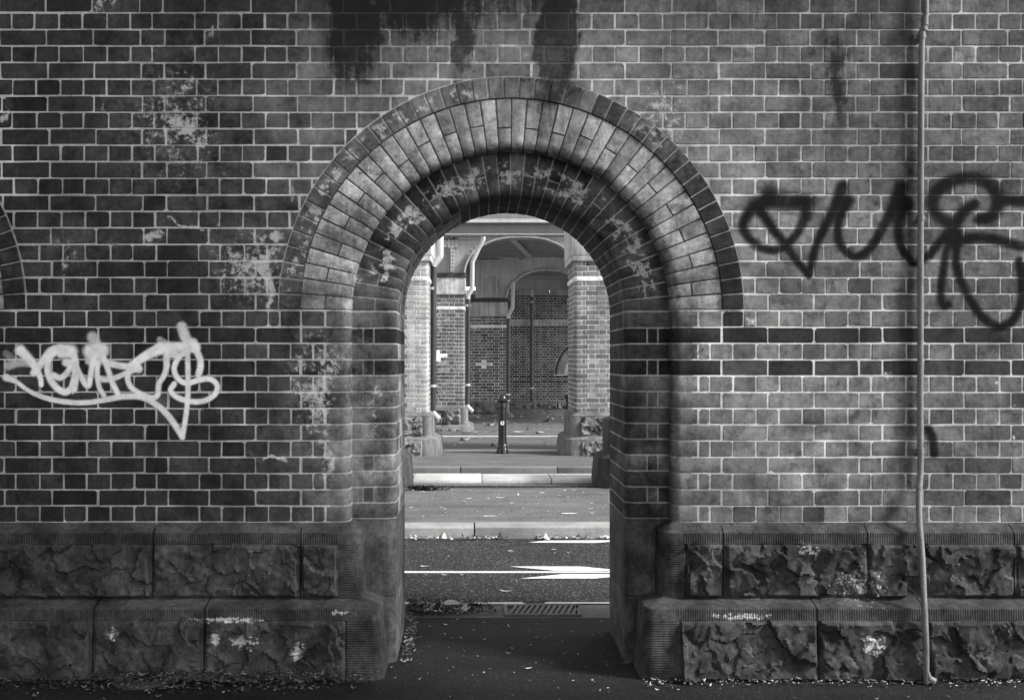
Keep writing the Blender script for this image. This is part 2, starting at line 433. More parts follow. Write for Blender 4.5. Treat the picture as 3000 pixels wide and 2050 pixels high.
def spray(name, val):
    m, t, b = material(name, 0.9, 0.06)
    pos = t.pos()
    n = t.noise(pos, 95.0, 7.0, 0.8)
    a = t.attr('paint')
    f = t.m('ADD', a, t.m('MULTIPLY', t.m('SUBTRACT', n, 0.5), t.m('MULTIPLY', t.m('MULTIPLY', a, t.m('SUBTRACT', 1.0, a)), 3.6)), clamp=True)
    t.put(b.inputs['Base Color'], t.grey(t.m('MULTIPLY', val, t.ramp(t.noise(pos, 24.0, 4.0), 0.2, 0.8, 0.85, 1.1))))
    t.put(b.inputs['Alpha'], t.m('MULTIPLY', t.m('MULTIPLY', f, t.ramp(t.noise(pos, 9.0, 5.0, .65), .32, .62, .76, 1.0)), 0.97))
    bump(t, b, n, 0.4, 0.003)
    return m
M['spray_white'] = spray('white_spray_paint', 0.97)
M['spray_black'] = spray('black_spray_paint', 0.012)

# ------------------------------------------------------------------ brick meshes
_cache = {}
def brick_geo(w, h, depth=0.1, var=0, bev=0.0022, corner=0.007):
    key = (round(w / 0.004), round(h / 0.003), round(depth, 3), var, bev)
    if key in _cache: return _cache[key]
    r = random.Random(hash(key) & 0xffff)
    hw, hh = w / 2, h / 2
    c = min(corner, hw * 0.4, hh * 0.4)
    pts = []
    for sx, sz in ((-1, -1), (1, -1), (1, 1), (-1, 1)):
        cc = c * r.choice((.25, .45, .6, .8, 1.4))
        a = (sx * (hw - cc), sz * hh); b = (sx * hw, sz * (hh - cc))
        pts += [b, a] if (sx * sz > 0) else [a, b]
    pts = [(x + r.uniform(-1, 1) * .0012, z + r.uniform(-1, 1) * .0012) for x, z in pts]
    inn = inset2(pts, bev)
    y = [r.uniform(-.0008, .0008) for _ in pts]
    loops = [[(x, depth, z) for x, z in pts], [(x, bev, z) for x, z in pts], [(p[0], y[i], p[1]) for i, p in enumerate(inn)]]
    v, f = loft(loops, True)
    f = f[:16] + [f[17]]
    me = bpy.data.meshes.new('brick')
    me.from_pydata(v, [], f); me.update()
    bm = bmesh.new(); bm.from_mesh(me); bmesh.ops.recalc_face_normals(bm, faces=bm.faces)
    # open back: make sure the front looks towards -y
    bm.faces.ensure_lookup_table()
    if bm.faces[16].normal.y > 0: bmesh.ops.reverse_faces(bm, faces=bm.faces)
    bm.to_mesh(me); bm.free()
    _cache[key] = (me, v, f)
    return _cache[key]

def poly_brick(poly, y0, depth, bev=0.0035):
    """front polygon in x,z extruded back; returns verts, faces about its centre"""
    cx = sum(p[0] for p in poly) / len(poly); cz = sum(p[1] for p in poly) / len(poly)
    q = [(p[0] - cx, p[1] - cz) for p in poly]
    inn = inset2(q, bev)
    loops = [[(x, depth, z) for x, z in q], [(x, bev, z) for x, z in q], [(x, 0, z) for x, z in inn]]
    v, f = loft(loops, True)
    return v, f, (cx, y0, cz)

class Courses:
    """gathers the bricks of one face; the largest 300 in view become parts, the rest one mesh"""
    def __init__(s, parent, mat, limit=300, name='brick'):
        s.items = []; s.parent = parent; s.mat = mat; s.limit = limit; s.name = name
    def rect(s, x0, x1, z0, z1, y0, tint, vis, gap=0.0080, depth=0.1, jit=0.0012):
        gap *= random.uniform(.72, 1.18)
        w, h = x1 - x0 - gap, z1 - z0 - gap * random.uniform(.85, 1.15)
        if w < 0.015: return
        s.items.append(('r', w, h, depth, ((x0 + x1) / 2 + random.uniform(-jit, jit), y0 + random.uniform(-jit, jit) * .5, (z0 + z1) / 2 + random.uniform(-jit, jit)), tint, vis, w * h))
    def poly(s, poly, y0, tint, vis, depth=0.1):
        v, f, c = poly_brick(poly, y0, depth)
        a = 0.5 * abs(sum(poly[i][0] * poly[(i + 1) % len(poly)][1] - poly[(i + 1) % len(poly)][0] * poly[i][1] for i in range(len(poly))))
        s.items.append(('p', v, f, 0, c, tint, vis, a))
    def loops(s, loops, tint, vis, area):
        v, f = loft(loops)
        c = np.mean(np.array(v), axis=0)
        v = [(a[0] - c[0], a[1] - c[1], a[2] - c[2]) for a in v]
        s.items.append(('l', v, f, 0, tuple(c), tint, vis, area))
    def build(s, rest_name='brick_courses'):
        order = sorted([i for i, it in enumerate(s.items) if it[6]], key=lambda i: -s.items[i][7])[:s.limit]
        chosen = set(order)
        mb = MB(); n = 0
        for i, it in enumerate(s.items):
            kind, a, b, dep, c, tint, vis, area = it
            if i in chosen:
                if kind == 'r':
                    me, _, _ = brick_geo(a, b, dep, i % 5)
                else:
                    me = mesh_from(a, b, 'brick', 40 if kind == 'l' else None)
                o = link(s.name, me, s.mat, s.parent, c)
                if kind == 'r': o.rotation_euler = (random.gauss(0, .004), random.gauss(0, .004), random.gauss(0, .003))
                o.color = (tint, tint, tint, 1)
                n += 1
            else:
                if kind == 'r':
                    _, v, f = brick_geo(a, b, dep, i % 5)
                else: v, f = a, b
                mb.add(v, f, tint, c)
        if mb.v:
            stuff(mb.build(rest_name, s.mat, s.parent, s.parent.location, recalc=True))
        return n

# ================================================================== THE NEAR WALL
WALL_L, WALL_R, WALL_TOP, WALL_BACK = -6.2, 2.95, 5.2, 0.72
ACX, ASZ = 0.172, Z(907)              # arch centre and springing height
R_IN, R_MID, R_OUT, R_LAB = 0.602, 0.830, 1.083, 1.192
REC = 0.115                           # recess of the inner order
ACX2 = ACX - 3.69
ROW_B, ROW_L = Z(1529), (Z(958) - Z(1529)) / 12
ROW_U = 48.4 / 570
def row_z(k): return ROW_B + k * ROW_L if k <= 12 else ROW_B + 12 * ROW_L + (k - 12) * ROW_U
NROWS = 12 + int((WALL_TOP - row_z(12)) / ROW_U) + 1

wall = thing('viaduct_wall', 'near brick viaduct wall with round arched opening over a rock faced stone plinth', 'wall', (0, 0, 0))

def in_frame(px, py, m=0): return -m < px < 3000 + m and -m < py < 2050 + m
def to_px(x, y, z):
    d = y + CAM_D
    return VX + x * FOC / d, VY - (z - EYE) * FOC / d

def base_tint(px, py):
    """own colour of the bricks: darker, sootier bricks left of the arch, paler ones to its right"""
    t = np.interp(px, [0, 700, 1100, 1500, 2000, 3000], [.036, .042, .09, .12, .125, .12])
    return float(t)

HS = [-500, -432, -364, -295, -227, -159, -90, -20, 46, 116, 187, 254, 325, 393, 458, 584, 649, 717, 786, 852, 917]
HS_R = [2081, 2148, 2216, 2284, 2352, 2418, 2485, 2553, 2655, 2723, 2793, 2862, 2930, 2997] + [2997 + 68 * k for k in range(1, 30)]
SS = [-672, -535, -398, -261, -124, 13, 152, 287, 425, 493, 613, 749, 881]
SS_R = [2116, 2250, 2386, 2518, 2586, 2706, 2826, 2964] + [2964 + 136 * k for k in range(1, 16)]

main = Courses(wall, M['brick'], 300, 'brick')
edge_items = []
def circ_x(z, cx, r=R_LAB + 0.006):
    dz = z - ASZ
    return math.sqrt(max(0.0, r * r - dz * dz))
def clip_brick(x0, x1, z0, z1, cx):
    """part of a brick outside the label ring of the arch at cx: polygon, None (gone) or False (untouched)"""
    r = R_LAB + 0.008
    g = 0.0045
    x0 += g; x1 -= g; z0 += g; z1 -= g
    far = [math.hypot(x - cx, z - ASZ) for x in (x0, x1) for z in (z0, z1)]
    nx = min(max(cx, x0), x1); nz = min(max(ASZ, z0), z1)
    if z1 < ASZ or math.hypot(nx - cx, nz - ASZ) >= r: return False
    if max(far) <= r: return None
    mx, mz = (x0 + x1) / 2, (z0 + z1) / 2
    if abs(mx - cx) > (mz - ASZ) * 1.0:
        zs = np.linspace(z0, z1, 7); e = []
        for z in zs:
            hx = math.sqrt(max(0, r * r - max(0, z - ASZ) ** 2))
            if mx < cx:
                xe = min(x1, cx - hx)
                if xe - x0 > 0.003: e.append((xe, z))
            else:
                xe = max(x0, cx + hx)
                if x1 - xe > 0.003: e.append((xe, z))
        if len(e) < 2: return None
        xo = x0 if mx < cx else x1
        poly = [(xo, e[0][1])] + e + [(xo, e[-1][1])]
    else:
        xs = np.linspace(x0, x1, 9); e = []
        for x in xs:
            zb = max(z0, ASZ + math.sqrt(max(0, r * r - (x - cx) ** 2)))
            if z1 - zb > 0.003: e.append((x, zb))
        if len(e) < 2: return None
        poly = [(e[0][0], z1)] + e + [(e[-1][0], z1)]
    a = 0.5 * abs(sum(poly[i][0] * poly[(i + 1) % len(poly)][1] - poly[(i + 1) % len(poly)][0] * poly[i][1] for i in range(len(poly))))
    return poly if a > 0.0004 else None

BULL = 0.045
def bull_profile(xe, xi, y0, y1, r=BULL, n=6):
    """plan of a brick with a rounded arris at xe (towards the opening), flat back to xi"""
    s = 1 if xi > xe else -1
    p = [(xi, y0)]
    for k in range(n + 1):
        a = k / n * PI / 2
        p.append((xe + s * (r - r * math.sin(a)), y0 + r - r * math.cos(a)))
    p += [(xe, y1), (xi, y1)]
    return p
def prism_z(prof, z0, z1, bev=0.003):
    q = inset2(prof, bev)
    return [[(x, y, z0) for x, y in q], [(x, y, z0 + bev) for x, y in prof], [(x, y, z1 - bev) for x, y in prof], [(x, y, z1) for x, y in q]]

def brick_tint(px, py, row, dark=False):
    if row in (9, 11): return random.uniform(.020, .034) * (1.0 if px < 1500 else 1.35)
    b = base_tint(px, py)
    u = random.random()
    t = b * random.uniform(0.75, 1.25)
    if u < 0.10: t *= 0.6
    elif u > 0.93: t *= 1.35
    return t

for k in range(NROWS):
    z0, z1 = row_z(k), min(row_z(k + 1), WALL_TOP)
    if z1 - z0 < 0.03: continue
    zc = (z0 + z1) / 2
    stretch = (k % 2 == 1)
    drift = -max(0, k - 12) * 0.9
    below = z1 <= ASZ + 0.004
    L = SS if stretch else HS
    R_ = SS_R if stretch else HS_R
    j = lambda: random.uniform(-2.5, 2.5)
    if below:
        if k == 12:
            left = [p for p in L if p < 800] + [820, 881, 952, 1024]
            right = [1971, 2048, 2116, 2179] + [p for p in R_ if p > 2190]
        elif stretch:
            left = L + [1024]; right = [1971] + R_
        else:
            left = L + [952, 1024]; right = [1971, 2048] + R_
        segs = []
        for lst in (left, right):
            for a, b in zip(lst[:-1], lst[1:]): segs.append((a, b))
        # the neighbouring arch interrupts the courses on the far left
        c2l, c2r = VX + (ACX2 - R_MID) * 570, VX + (ACX2 + R_MID) * 570
        segs = [(max(a, c2r) if b > c2r else a, b) for a, b in segs if b > c2r + 12]
        lf = c2l
        while lf > VX + WALL_L * 570:
            segs.append((lf - (137 if stretch else 68), lf)); lf -= (137 if stretch else 68)
    else:
        mid_n = 9 if stretch else 16
        a0, b0 = (881, 2116) if stretch else (917, 2016)
        mids = [a0 + (b0 - a0) * i / mid_n for i in range(1, mid_n)] + ([] if stretch else [2016])
        xs = [p + drift * (1 - i / 60) for i, p in enumerate(L + mids + R_)]
        first = xs[0]; ext = []
        while first > VX + WALL_L * 570:
            first -= (137 if stretch else 68); ext.append(first)
        xs = ext[::-1] + xs
        xs = [x + j() for x in xs]
        segs = list(zip(xs[:-1], xs[1:]))
    for a, b in segs:
        xa, xb = X(a), X(b)
        if xa > WALL_R - 0.02: continue
        xb = min(xb, WALL_R)
        pc, py = (a + b) / 2, to_px(0, 0, zc)[1]
        vis = a > -30 and b < 3030 and -20 < py < 2050
        tint = brick_tint(pc, py, k)
        if k == 12 and (a in (820, 2116)): tint = random.uniform(.02, .035)
        e = None
        if below:
            for edge in (1024, 1971):
                if abs(a - edge) < .5 or abs(b - edge) < .5: e = edge
            if abs(a - c2r) < .5: e = c2r
            if abs(b - c2l) < .5: e = c2l
        if e is not None:
            xi = xa if abs(b - e) < .5 else xb
            xe = X(e)
            s = 1 if xi > xe else -1
            prof = bull_profile(xe, xi - s * .009, 0.0, 0.112)
            main.loops(prism_z(prof, z0 + .0045, z1 - .0045), tint, vis, abs(xb - xa) * (z1 - z0))
            continue
        done = False
        if not below:
            for cx in (ACX, ACX2):
                p = clip_brick(xa, xb, z0, z1, cx)
                if p is None: done = True; break
                if p is not False:
                    main.poly(p, 0.0, tint, vis); done = True; break
        if not done:
            main.rect(xa, xb, z0, z1, 0.0, tint, vis)
n_main = main.build('brick_courses')

# --- arch rings, inner jambs, mortar behind them
def ring_point(cx, r, y, th): return (cx + r * math.cos(th), y, ASZ + r * math.sin(th))
def ring_loops(cx, prof, t0, t1, bev=0.003):
    rm = sum(p[0] for p in prof) / len(prof)
    q = inset2(prof, bev); db = bev / rm
    return [[ring_point(cx, r, y, t0) for r, y in q], [ring_point(cx, r, y, t0 + db) for r, y in prof],
            [ring_point(cx, r, y, t1 - db) for r, y in prof], [ring_point(cx, r, y, t1) for r, y in q]]
def bull_ring(r0, r1, y0, y1, rad=BULL, n=5):
    p = [(r1, y0)]
    for k in range(n + 1):
        a = k / n * PI / 2
        p.append((r0 + rad - rad * math.sin(a), y0 + rad - rad * math.cos(a)))
    return p + [(r0, y1), (r1, y1)]
def box_ring(r0, r1, y0, y1): return [(r1, y0), (r0, y0), (r0, y1), (r1, y1)]

def build_arch(cx, parts):
    A = Courses(wall, M['arch_brick'], 300 if parts else 0, 'arch_brick')
    rr = random.Random(int(cx * 100) + 5)
    # label ring of dark headers
    n = 45
    for i in range(n):
        t0, t1 = PI * i / n, PI * (i + 1) / n
        g = .004 / 1.13
        u = 0.5 * (t0 + t1)
        right = math.cos(u)
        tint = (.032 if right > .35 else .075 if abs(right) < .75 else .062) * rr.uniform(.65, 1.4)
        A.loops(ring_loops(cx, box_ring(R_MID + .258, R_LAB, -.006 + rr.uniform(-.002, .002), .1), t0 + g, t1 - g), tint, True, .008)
    # middle order: long voussoirs and pairs in turn, rounded inner arris
    n = 42
    for i in range(n):
        t0, t1 = PI * i / n, PI * (i + 1) / n
        g = .0035 / 0.95
        th = .5 * (t0 + t1)
        base = .42 if i % 2 == 0 else .36
        dy = rr.uniform(-.0015, .0015)
        tt = lambda: base * rr.uniform(.72, 1.2) * (0.62 if rr.random() < .22 else 1)
        if i % 2 == 0:
            A.loops(ring_loops(cx, bull_ring(R_MID, R_OUT - .002, dy, .112), t0 + g, t1 - g), tt(), True, .018)
        else:
            sp = R_MID + rr.choice((.122, .128, .1))
            A.loops(ring_loops(cx, bull_ring(R_MID, sp, dy, .112), t0 + g, t1 - g), tt(), True, .009)
            A.loops(ring_loops(cx, box_ring(sp + .008, R_OUT - .002, dy, .112), t0 + g, t1 - g), tt(), True, .010)
    # inner order and soffit
    n = 34
    for i in range(n):
        t0, t1 = PI * i / n, PI * (i + 1) / n
        g = .003 / .7
        tt = lambda: .062 * rr.uniform(.6, 1.5)
        y0 = REC + rr.uniform(-.0015, .0015)
        if i % 2 == 0:
            A.loops(ring_loops(cx, bull_ring(R_IN, R_MID + .01, y0, .225), t0 + g, t1 - g), tt(), True, .014)
            ys = [(.233, .46), (.468, .71)]
        else:
            A.loops(ring_loops(cx, bull_ring(R_IN, R_IN + .108, y0, .34), t0 + g, t1 - g), tt(), True, .009)
            A.loops(ring_loops(cx, box_ring(R_IN + .116, R_MID + .01, y0, .3), t0 + g, t1 - g), tt(), True, .009)
            ys = [(.348, .575), (.583, .71)]
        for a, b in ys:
            A.loops(ring_loops(cx, box_ring(R_IN + rr.uniform(-.001, .001), R_IN + .1, a, b), t0 + g, t1 - g), rr.uniform(.13, .24) if math.cos(.5 * (t0 + t1)) < -.45 else rr.uniform(.035, .06), True, .004)  # shade of the crown and right soffit put into darker brick tints
    A.build('arch_brickwork')
    # inner jambs
    J = Courses(wall, M['arch_brick'], 300 if parts else 0, 'jamb_brick')
    for sd in (-1, 1):
        xe, xo = cx + sd * R_IN, cx + sd * (R_MID + .012)
        for k in range(13):
            z0, z1 = row_z(k) + .0045, min(row_z(k + 1), ASZ) - .0045
            dark = k in (9, 11)
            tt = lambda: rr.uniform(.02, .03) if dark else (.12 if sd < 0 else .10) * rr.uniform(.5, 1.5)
            w = R_MID - R_IN
            if k % 2 == 0:
                J.loops(prism_z(bull_profile(xe, xo, REC, .225), z0, z1), tt(), True, .018)
                ys = [(.233, .46), (.468, .71)]
            else:
                J.loops(prism_z(bull_profile(xe, xe + sd * .112, REC, .34), z0, z1), tt(), True, .01)
                for a, b in ((.121, .168), (.177, .242)):
                    xa, xb = sorted((xe + sd * a, xe + sd * b))
                    J.loops(prism_z([(xa, REC), (xb, REC), (xb, .22), (xa, .22)], z0, z1), tt(), True, .004)
                ys = [(.348, .575), (.583, .71)]
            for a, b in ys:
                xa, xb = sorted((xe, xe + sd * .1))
                J.loops(prism_z([(xa, a), (xb, a), (xb, b), (xa, b)], z0, z1), tt() if dark else (rr.uniform(.15, .30) if sd < 0 else rr.uniform(.05, .09)), True, .004)  # right reveal's shade is part of its darker tint
        # dressed jamb stones under the brickwork
        for z0, z1 in ((0.0, .349), (.353, ROW_B - .004)):
            o = MB(); o.loft(prism_z(bull_profile(xe, xo, REC - .004, .716, .05), z0, z1, .004))
            o.build('jamb_stone', M['jamb_stone'], wall, (xe, REC, z0), 40)
    J.build('jamb_brickwork')
    # mortar bodies
    ths = np.linspace(0, PI, 61)
    mb = MB(); mb.loft([[ring_point(cx, r, y, t) for r, y in bull_ring(R_MID + .004, R_MID + .2585, .0040, .2)] for t in ths])
    mb.build('ring_mortar', M['ring_mortar'], wall, None, 40)
    mb = MB()
    for prof in (box_ring(R_MID + .26, R_LAB + .006, .0012, .2), bull_ring(R_IN + .0022, R_MID + .09, REC + .0024, .712)):
        mb.loft([[ring_point(cx, r, y, t) for r, y in prof] for t in ths])
    for sd in (-1, 1):
        for xe, xo, y0, y1 in ((cx + sd * (R_IN + .0022), cx + sd * (R_MID + .09), REC + .0024, .712), (cx + sd * (R_MID + .0022), cx + sd * (R_MID + .1), .0024, .2)):
            p = bull_profile(xe, xo, y0, y1)
            zb = ROW_B - .002
            mb.loft([[(x, y, zb) for x, y in p], [(x, y, ASZ) for x, y in p]])
    mb.build('arch_mortar', M['arch_mortar'], wall, None, 40)
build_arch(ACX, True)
build_arch(ACX2, False)

# --- mortar plane, back and ends of the wall
def wall_sheet(y, r_arch, half_low, z_lo, name, mat):
    zs = sorted(set([z_lo] + [ASZ] + [ASZ + r_arch * math.sin(a) for a in np.linspace(0, PI / 2, 26)] + [WALL_TOP]))
    zs = [z for z in zs if z >= z_lo]
    mb = MB()
    def gaps(z, low):
        h = half_low if low else (math.sqrt(max(0, r_arch ** 2 - (z - ASZ) ** 2)) if z < ASZ + r_arch else 0.0)
        return h
    for a, b in zip(zs[:-1], zs[1:]):
        low = b <= ASZ + 1e-6
        ha, hb = gaps(a, low), gaps(b, low)
        spans = [(WALL_L, WALL_L, ACX2 - ha, ACX2 - hb), (ACX2 + ha, ACX2 + hb, ACX - ha, ACX - hb), (ACX + ha, ACX + hb, WALL_R, WALL_R)]
        for xa0, xb0, xa1, xb1 in spans:
            mb.add([(xa0, y, a), (xa1, y, a), (xb1, y, b), (xb0, y, b)], [(0, 1, 2, 3)])
    return mb.build(name, mat, wall, recalc=False)
wall_sheet(.0018, R_LAB + .004, R_MID + .1, ROW_B - .03, 'mortar_bed', M['mortar'])
wall_sheet(WALL_BACK, R_IN + .05, R_IN + .05, 0.0, 'rear_face', M['pier_brick']).color = (.12, .12, .12, 1)
mb = MB()
mb.add([(WALL_R, .0045, 0), (WALL_R, WALL_BACK, 0), (WALL_R, WALL_BACK, WALL_TOP), (WALL_R, .0045, WALL_TOP)], [(0, 1, 2, 3)], .12)
mb.add([(WALL_L, .0045, 0), (WALL_L, WALL_BACK, 0), (WALL_L, WALL_BACK, WALL_TOP), (WALL_L, .0045, WALL_TOP)], [(3, 2, 1, 0)], .12)
mb.build('end_face', M['pier_brick'], wall)

# --- rock faced plinth in two tiers
def rock_field(S, T, seed):
    r = np.random.default_rng(seed)
    w, h = S.max() - S.min(), T.max() - T.min()
    def layer(n, amp, tilt, soft, an=1.0):
        px = r.uniform(S.min() - .05, S.max() + .05, n); pz = r.uniform(T.min() - .03, T.max() + .03, n)
        hh = r.uniform(0, amp, n); tx = r.normal(0, tilt, n); tz = r.normal(0, tilt, n)
        d = np.stack([(S - px[i]) ** 2 + ((T - pz[i]) * an) ** 2 for i in range(n)])
        pl = np.stack([hh[i] + tx[i] * (S - px[i]) + tz[i] * (T - pz[i]) for i in range(n)])
        wgt = np.exp(-(d - d.min(0)) / soft)
        return (wgt * pl).sum(0) / wgt.sum(0)
    a = max(w * h, .02)
    ph = r.uniform(0, 6, 4)
    Sw = S + 1.0 * .012 * np.sin(T * 45 + ph[0]) + .003 * np.sin(T * 110 + S * 40 + ph[1])
    Tw = T + .012 * np.sin(S * 38 + ph[2]) + .003 * np.sin(S * 120 - T * 30 + ph[3])
    S, T = Sw, Tw
    f = layer(int(a * 50) + 4, .034, .18, .00010, 1.3) + layer(int(a * 230) + 6, .008, .20, .00005) + layer(int(a * 2200) + 8, .0035, .2, .00004)
    return f

class TierPath:
    """horizontal line of the wall face ending in a return into the opening"""
    def __init__(s, x_far, x_end, sd, y_ret=REC - .006, rc=.014, y0=0.0):
        s.y0 = y0
        # sd=+1: the end lies at larger x (plinth left of an opening), -1: plinth right of an opening
        s.xf, s.xe, s.sd, s.rc, s.yr = x_far, x_end, sd, rc, y_ret
        s.L1 = abs(x_end - x_far) - rc; s.L2 = rc * PI / 2; s.L3 = y_ret - rc
        s.total = s.L1 + s.L2 + s.L3
    def put(s, u, o):
        (px, py), (nx, ny) = s.at(u)
        if o >= -s.rc: return (px + nx * o, py + ny * o)
        xl = s.xe + s.sd * o
        if u <= s.L1: return ((min(px, xl) if s.sd > 0 else max(px, xl)), s.y0 - o)
        if u <= s.L1 + s.L2: return (xl, s.y0 - o)
        return (xl, max(py, s.y0 - o))
    def at(s, u):
        if u <= s.L1: return (s.xf + s.sd * u, s.y0), (0.0, -1.0)
        if u <= s.L1 + s.L2:
            a = (u - s.L1) / s.rc
            cx = s.xe - s.sd * s.rc
            return (cx + s.sd * s.rc * math.sin(a), s.y0 + s.rc - s.rc * math.cos(a)), (s.sd * math.sin(a), -math.cos(a))
        return (s.xe, s.y0 + s.rc + (u - s.L1 - s.L2)), (float(s.sd), 0.0)

def tier_stone(path, u0, u1, zlo, zhi, off_lo, off_hi, slope_in, zslope, band, seed, end_margin=None, mat=None, parent=None, name='plinth_stone', step=.0085, rock_amp=1.0, jg=.003):
    """one block: rock face, tooled band under a sloped top; u0..u1 along the path"""
    mat = mat or M['stone']; parent = parent or wall
    g = jg if u1 < path.total - 1e-6 else 0
    u0 += jg if u0 > 1e-6 else 0; u1 -= g
    us = []
    u = u0
    while u < u1 - 1e-6:
        us.append(u)
        corner = path.L1 - .002 < u < path.L1 + path.L2 + .002
        u += (path.L2 / 6 if corner else step)
        if us[-1] < path.L1 < u: u = path.L1
    us.append(u1)
    nz = max(6, int((zhi - zlo) / step))
    zs = list(np.linspace(zlo, zhi, nz))
    zb = zhi - band
    zs = sorted(set([round(z, 4) for z in zs] + [round(zb, 4), round(zb - .004, 4)]))
    U, Zz = np.meshgrid(us, zs)
    R = rock_field(U, Zz, seed) * rock_amp
    top = np.clip((zb - Zz) / .012, 0, 1); bot = np.clip((Zz - zlo) / .02, 0.0, 1)
    le = np.clip((U - us[0]) / .016, 0, 1)
    rl = end_margin if end_margin is not None else (us[-1] - .006)
    ri = np.clip((rl - U) / .012, 0, 1)
    inside = top * np.minimum(bot + .25, 1) * le * ri
    rockmask = (Zz < zb - .002) & (U < rl) & (U > us[0] + .001)
    disp = inside * (R + .006) - .010 * rockmask * (1 - inside) 
    vs = []; tv = []; th = []
    for iz, z in enumerate(zs):
        k = (z - zlo) / (zhi - zlo)
        off = off_lo + (off_hi - off_lo) * k
        for iu, u in enumerate(us):
            p, n = path.at(u)
            o = off + float(disp[iz, iu])
            vs.append((p[0] + n[0] * o, p[1] + n[1] * o, z))
            tv.append(1.0 if (z > zb - .001 and u < rl + .01) else 0.0)
            th.append(1.0 if (u > rl + .005 and z < zb) else 0.0)
    nu = len(us)
    fs = [(a * nu + b, a * nu + b + 1, (a + 1) * nu + b + 1, (a + 1) * nu + b) for a in range(len(zs) - 1) for b in range(nu - 1)]
    base = len(vs)
    rows = [(off_hi - .006, zhi + .006), (slope_in + .004, zslope - .004), (slope_in, zslope), (slope_in - .05, zslope + .001)]
    for o, z in rows:
        for u in us:
            p = path.put(u, o); vs.append((p[0], p[1], z)); tv.append(0); th.append(0)
    prev = (len(zs) - 1) * nu
    for k in range(len(rows)):
        cur = base + k * nu
        fs += [(prev + b, prev + b + 1, cur + b + 1, cur + b) for b in range(nu - 1)]
        prev = cur
    # side cheeks so that joints are dark slots with depth
    for col in (0, nu - 1):
        i0 = len(vs)
        for iz, z in enumerate(zs):
            p, n = path.at(us[col]); vs.append((p[0] - n[0] * .05, p[1] - n[1] * .05, z)); tv.append(0); th.append(0)
        for iz in range(len(zs) - 1):
            q = (iz * nu + col, i0 + iz, i0 + iz + 1, (iz + 1) * nu + col)
            fs.append(q if col == 0 else q[::-1])
    me = bpy.data.meshes.new(name)
    c = Vector((path.at(us[len(us) // 2])[0][0], path.y0, zlo))
    flip = path.sd < 0
    me.from_pydata([tuple(Vector(v) - c) for v in vs], [], [f[::-1] if flip else f for f in fs])
    for nm, dat in (('tool_v', tv), ('tool_h', th)):
        a = me.attributes.new(nm, 'FLOAT', 'POINT'); a.data.foreach_set('value', [float(q) for q in dat])
    me.polygons.foreach_set('use_smooth', [True] * len(me.polygons))
    me.set_sharp_from_angle(angle=math.radians(28))
    me.update()
    return link(name, me, mat, parent, c)

def plinth(sd, x_far, x_end, up, low, seed):
    sh = .125
    up_path = TierPath(x_far, x_end, sd)
    low_path = TierPath(x_far, x_end + sd * sh, sd, REC - .006 + sh, .014, -sh)
    toU = lambda px, d: (X(px, d) - x_far) * sd
    for path, joints, (zlo, zhi, olo, ohi, sl, zs, d) in ((up_path, up, (.386, .712, .062, .060, 0.0, .757, 4.94)), (low_path, low, (0.0, .350, .178 - sh, .158 - sh, .052 - sh, .388, 4.84))):
        us = [0.0] + sorted(toU(p, d) for p in joints if 0.05 < toU(p, d) < path.L1) + [path.total]
        for i, (a, b) in enumerate(zip(us[:-1], us[1:])):
            last = i == len(us) - 2
            seed += 1
            tier_stone(path, a, b, zlo, zhi, olo, ohi, sl, zs,   .052, seed, (path.L1 - (.05 if zlo > .1 else .12)) if last else None, rock_amp=.62)
plinth(1, ACX2 + .70, ACX - .82, [449, 881], [274, 600], 100)
plinth(-1, WALL_R, ACX + .82, [2119, 2542, 2971], [2394, 2712], 200)
plinth(1, WALL_L, ACX2 - .82, [], [], 300)
mb = MB()
mb.box(ACX2 + .69, ACX - .84, .03, .7, -.05, .74); mb.box(ACX + .84, WALL_R - .01, .03, .7, -.05, .74); mb.box(WALL_L + .01, ACX2 - .84, .03, .7, -.05, .74)
mb.build('plinth_core', M['jamb_stone'], wall)

# --- graffiti: films of spray paint on the face
def catmull(pts, n=14):
    P = [np.array(p, float) for p in pts]
    P = [2 * P[0] - P[1]] + P + [2 * P[-1] - P[-2]]
    out = []
    for i in range(1, len(P) - 2):
        for k in range(n):
            t = k / n
            out.append(0.5 * (2 * P[i] + (-P[i - 1] + P[i + 1]) * t + (2 * P[i - 1] - 5 * P[i] + 4 * P[i + 1] - P[i + 2]) * t * t + (-P[i - 1] + 3 * P[i] - 3 * P[i + 1] + P[i + 2]) * t ** 3))
    out.append(P[-2])
    return np.array(out)

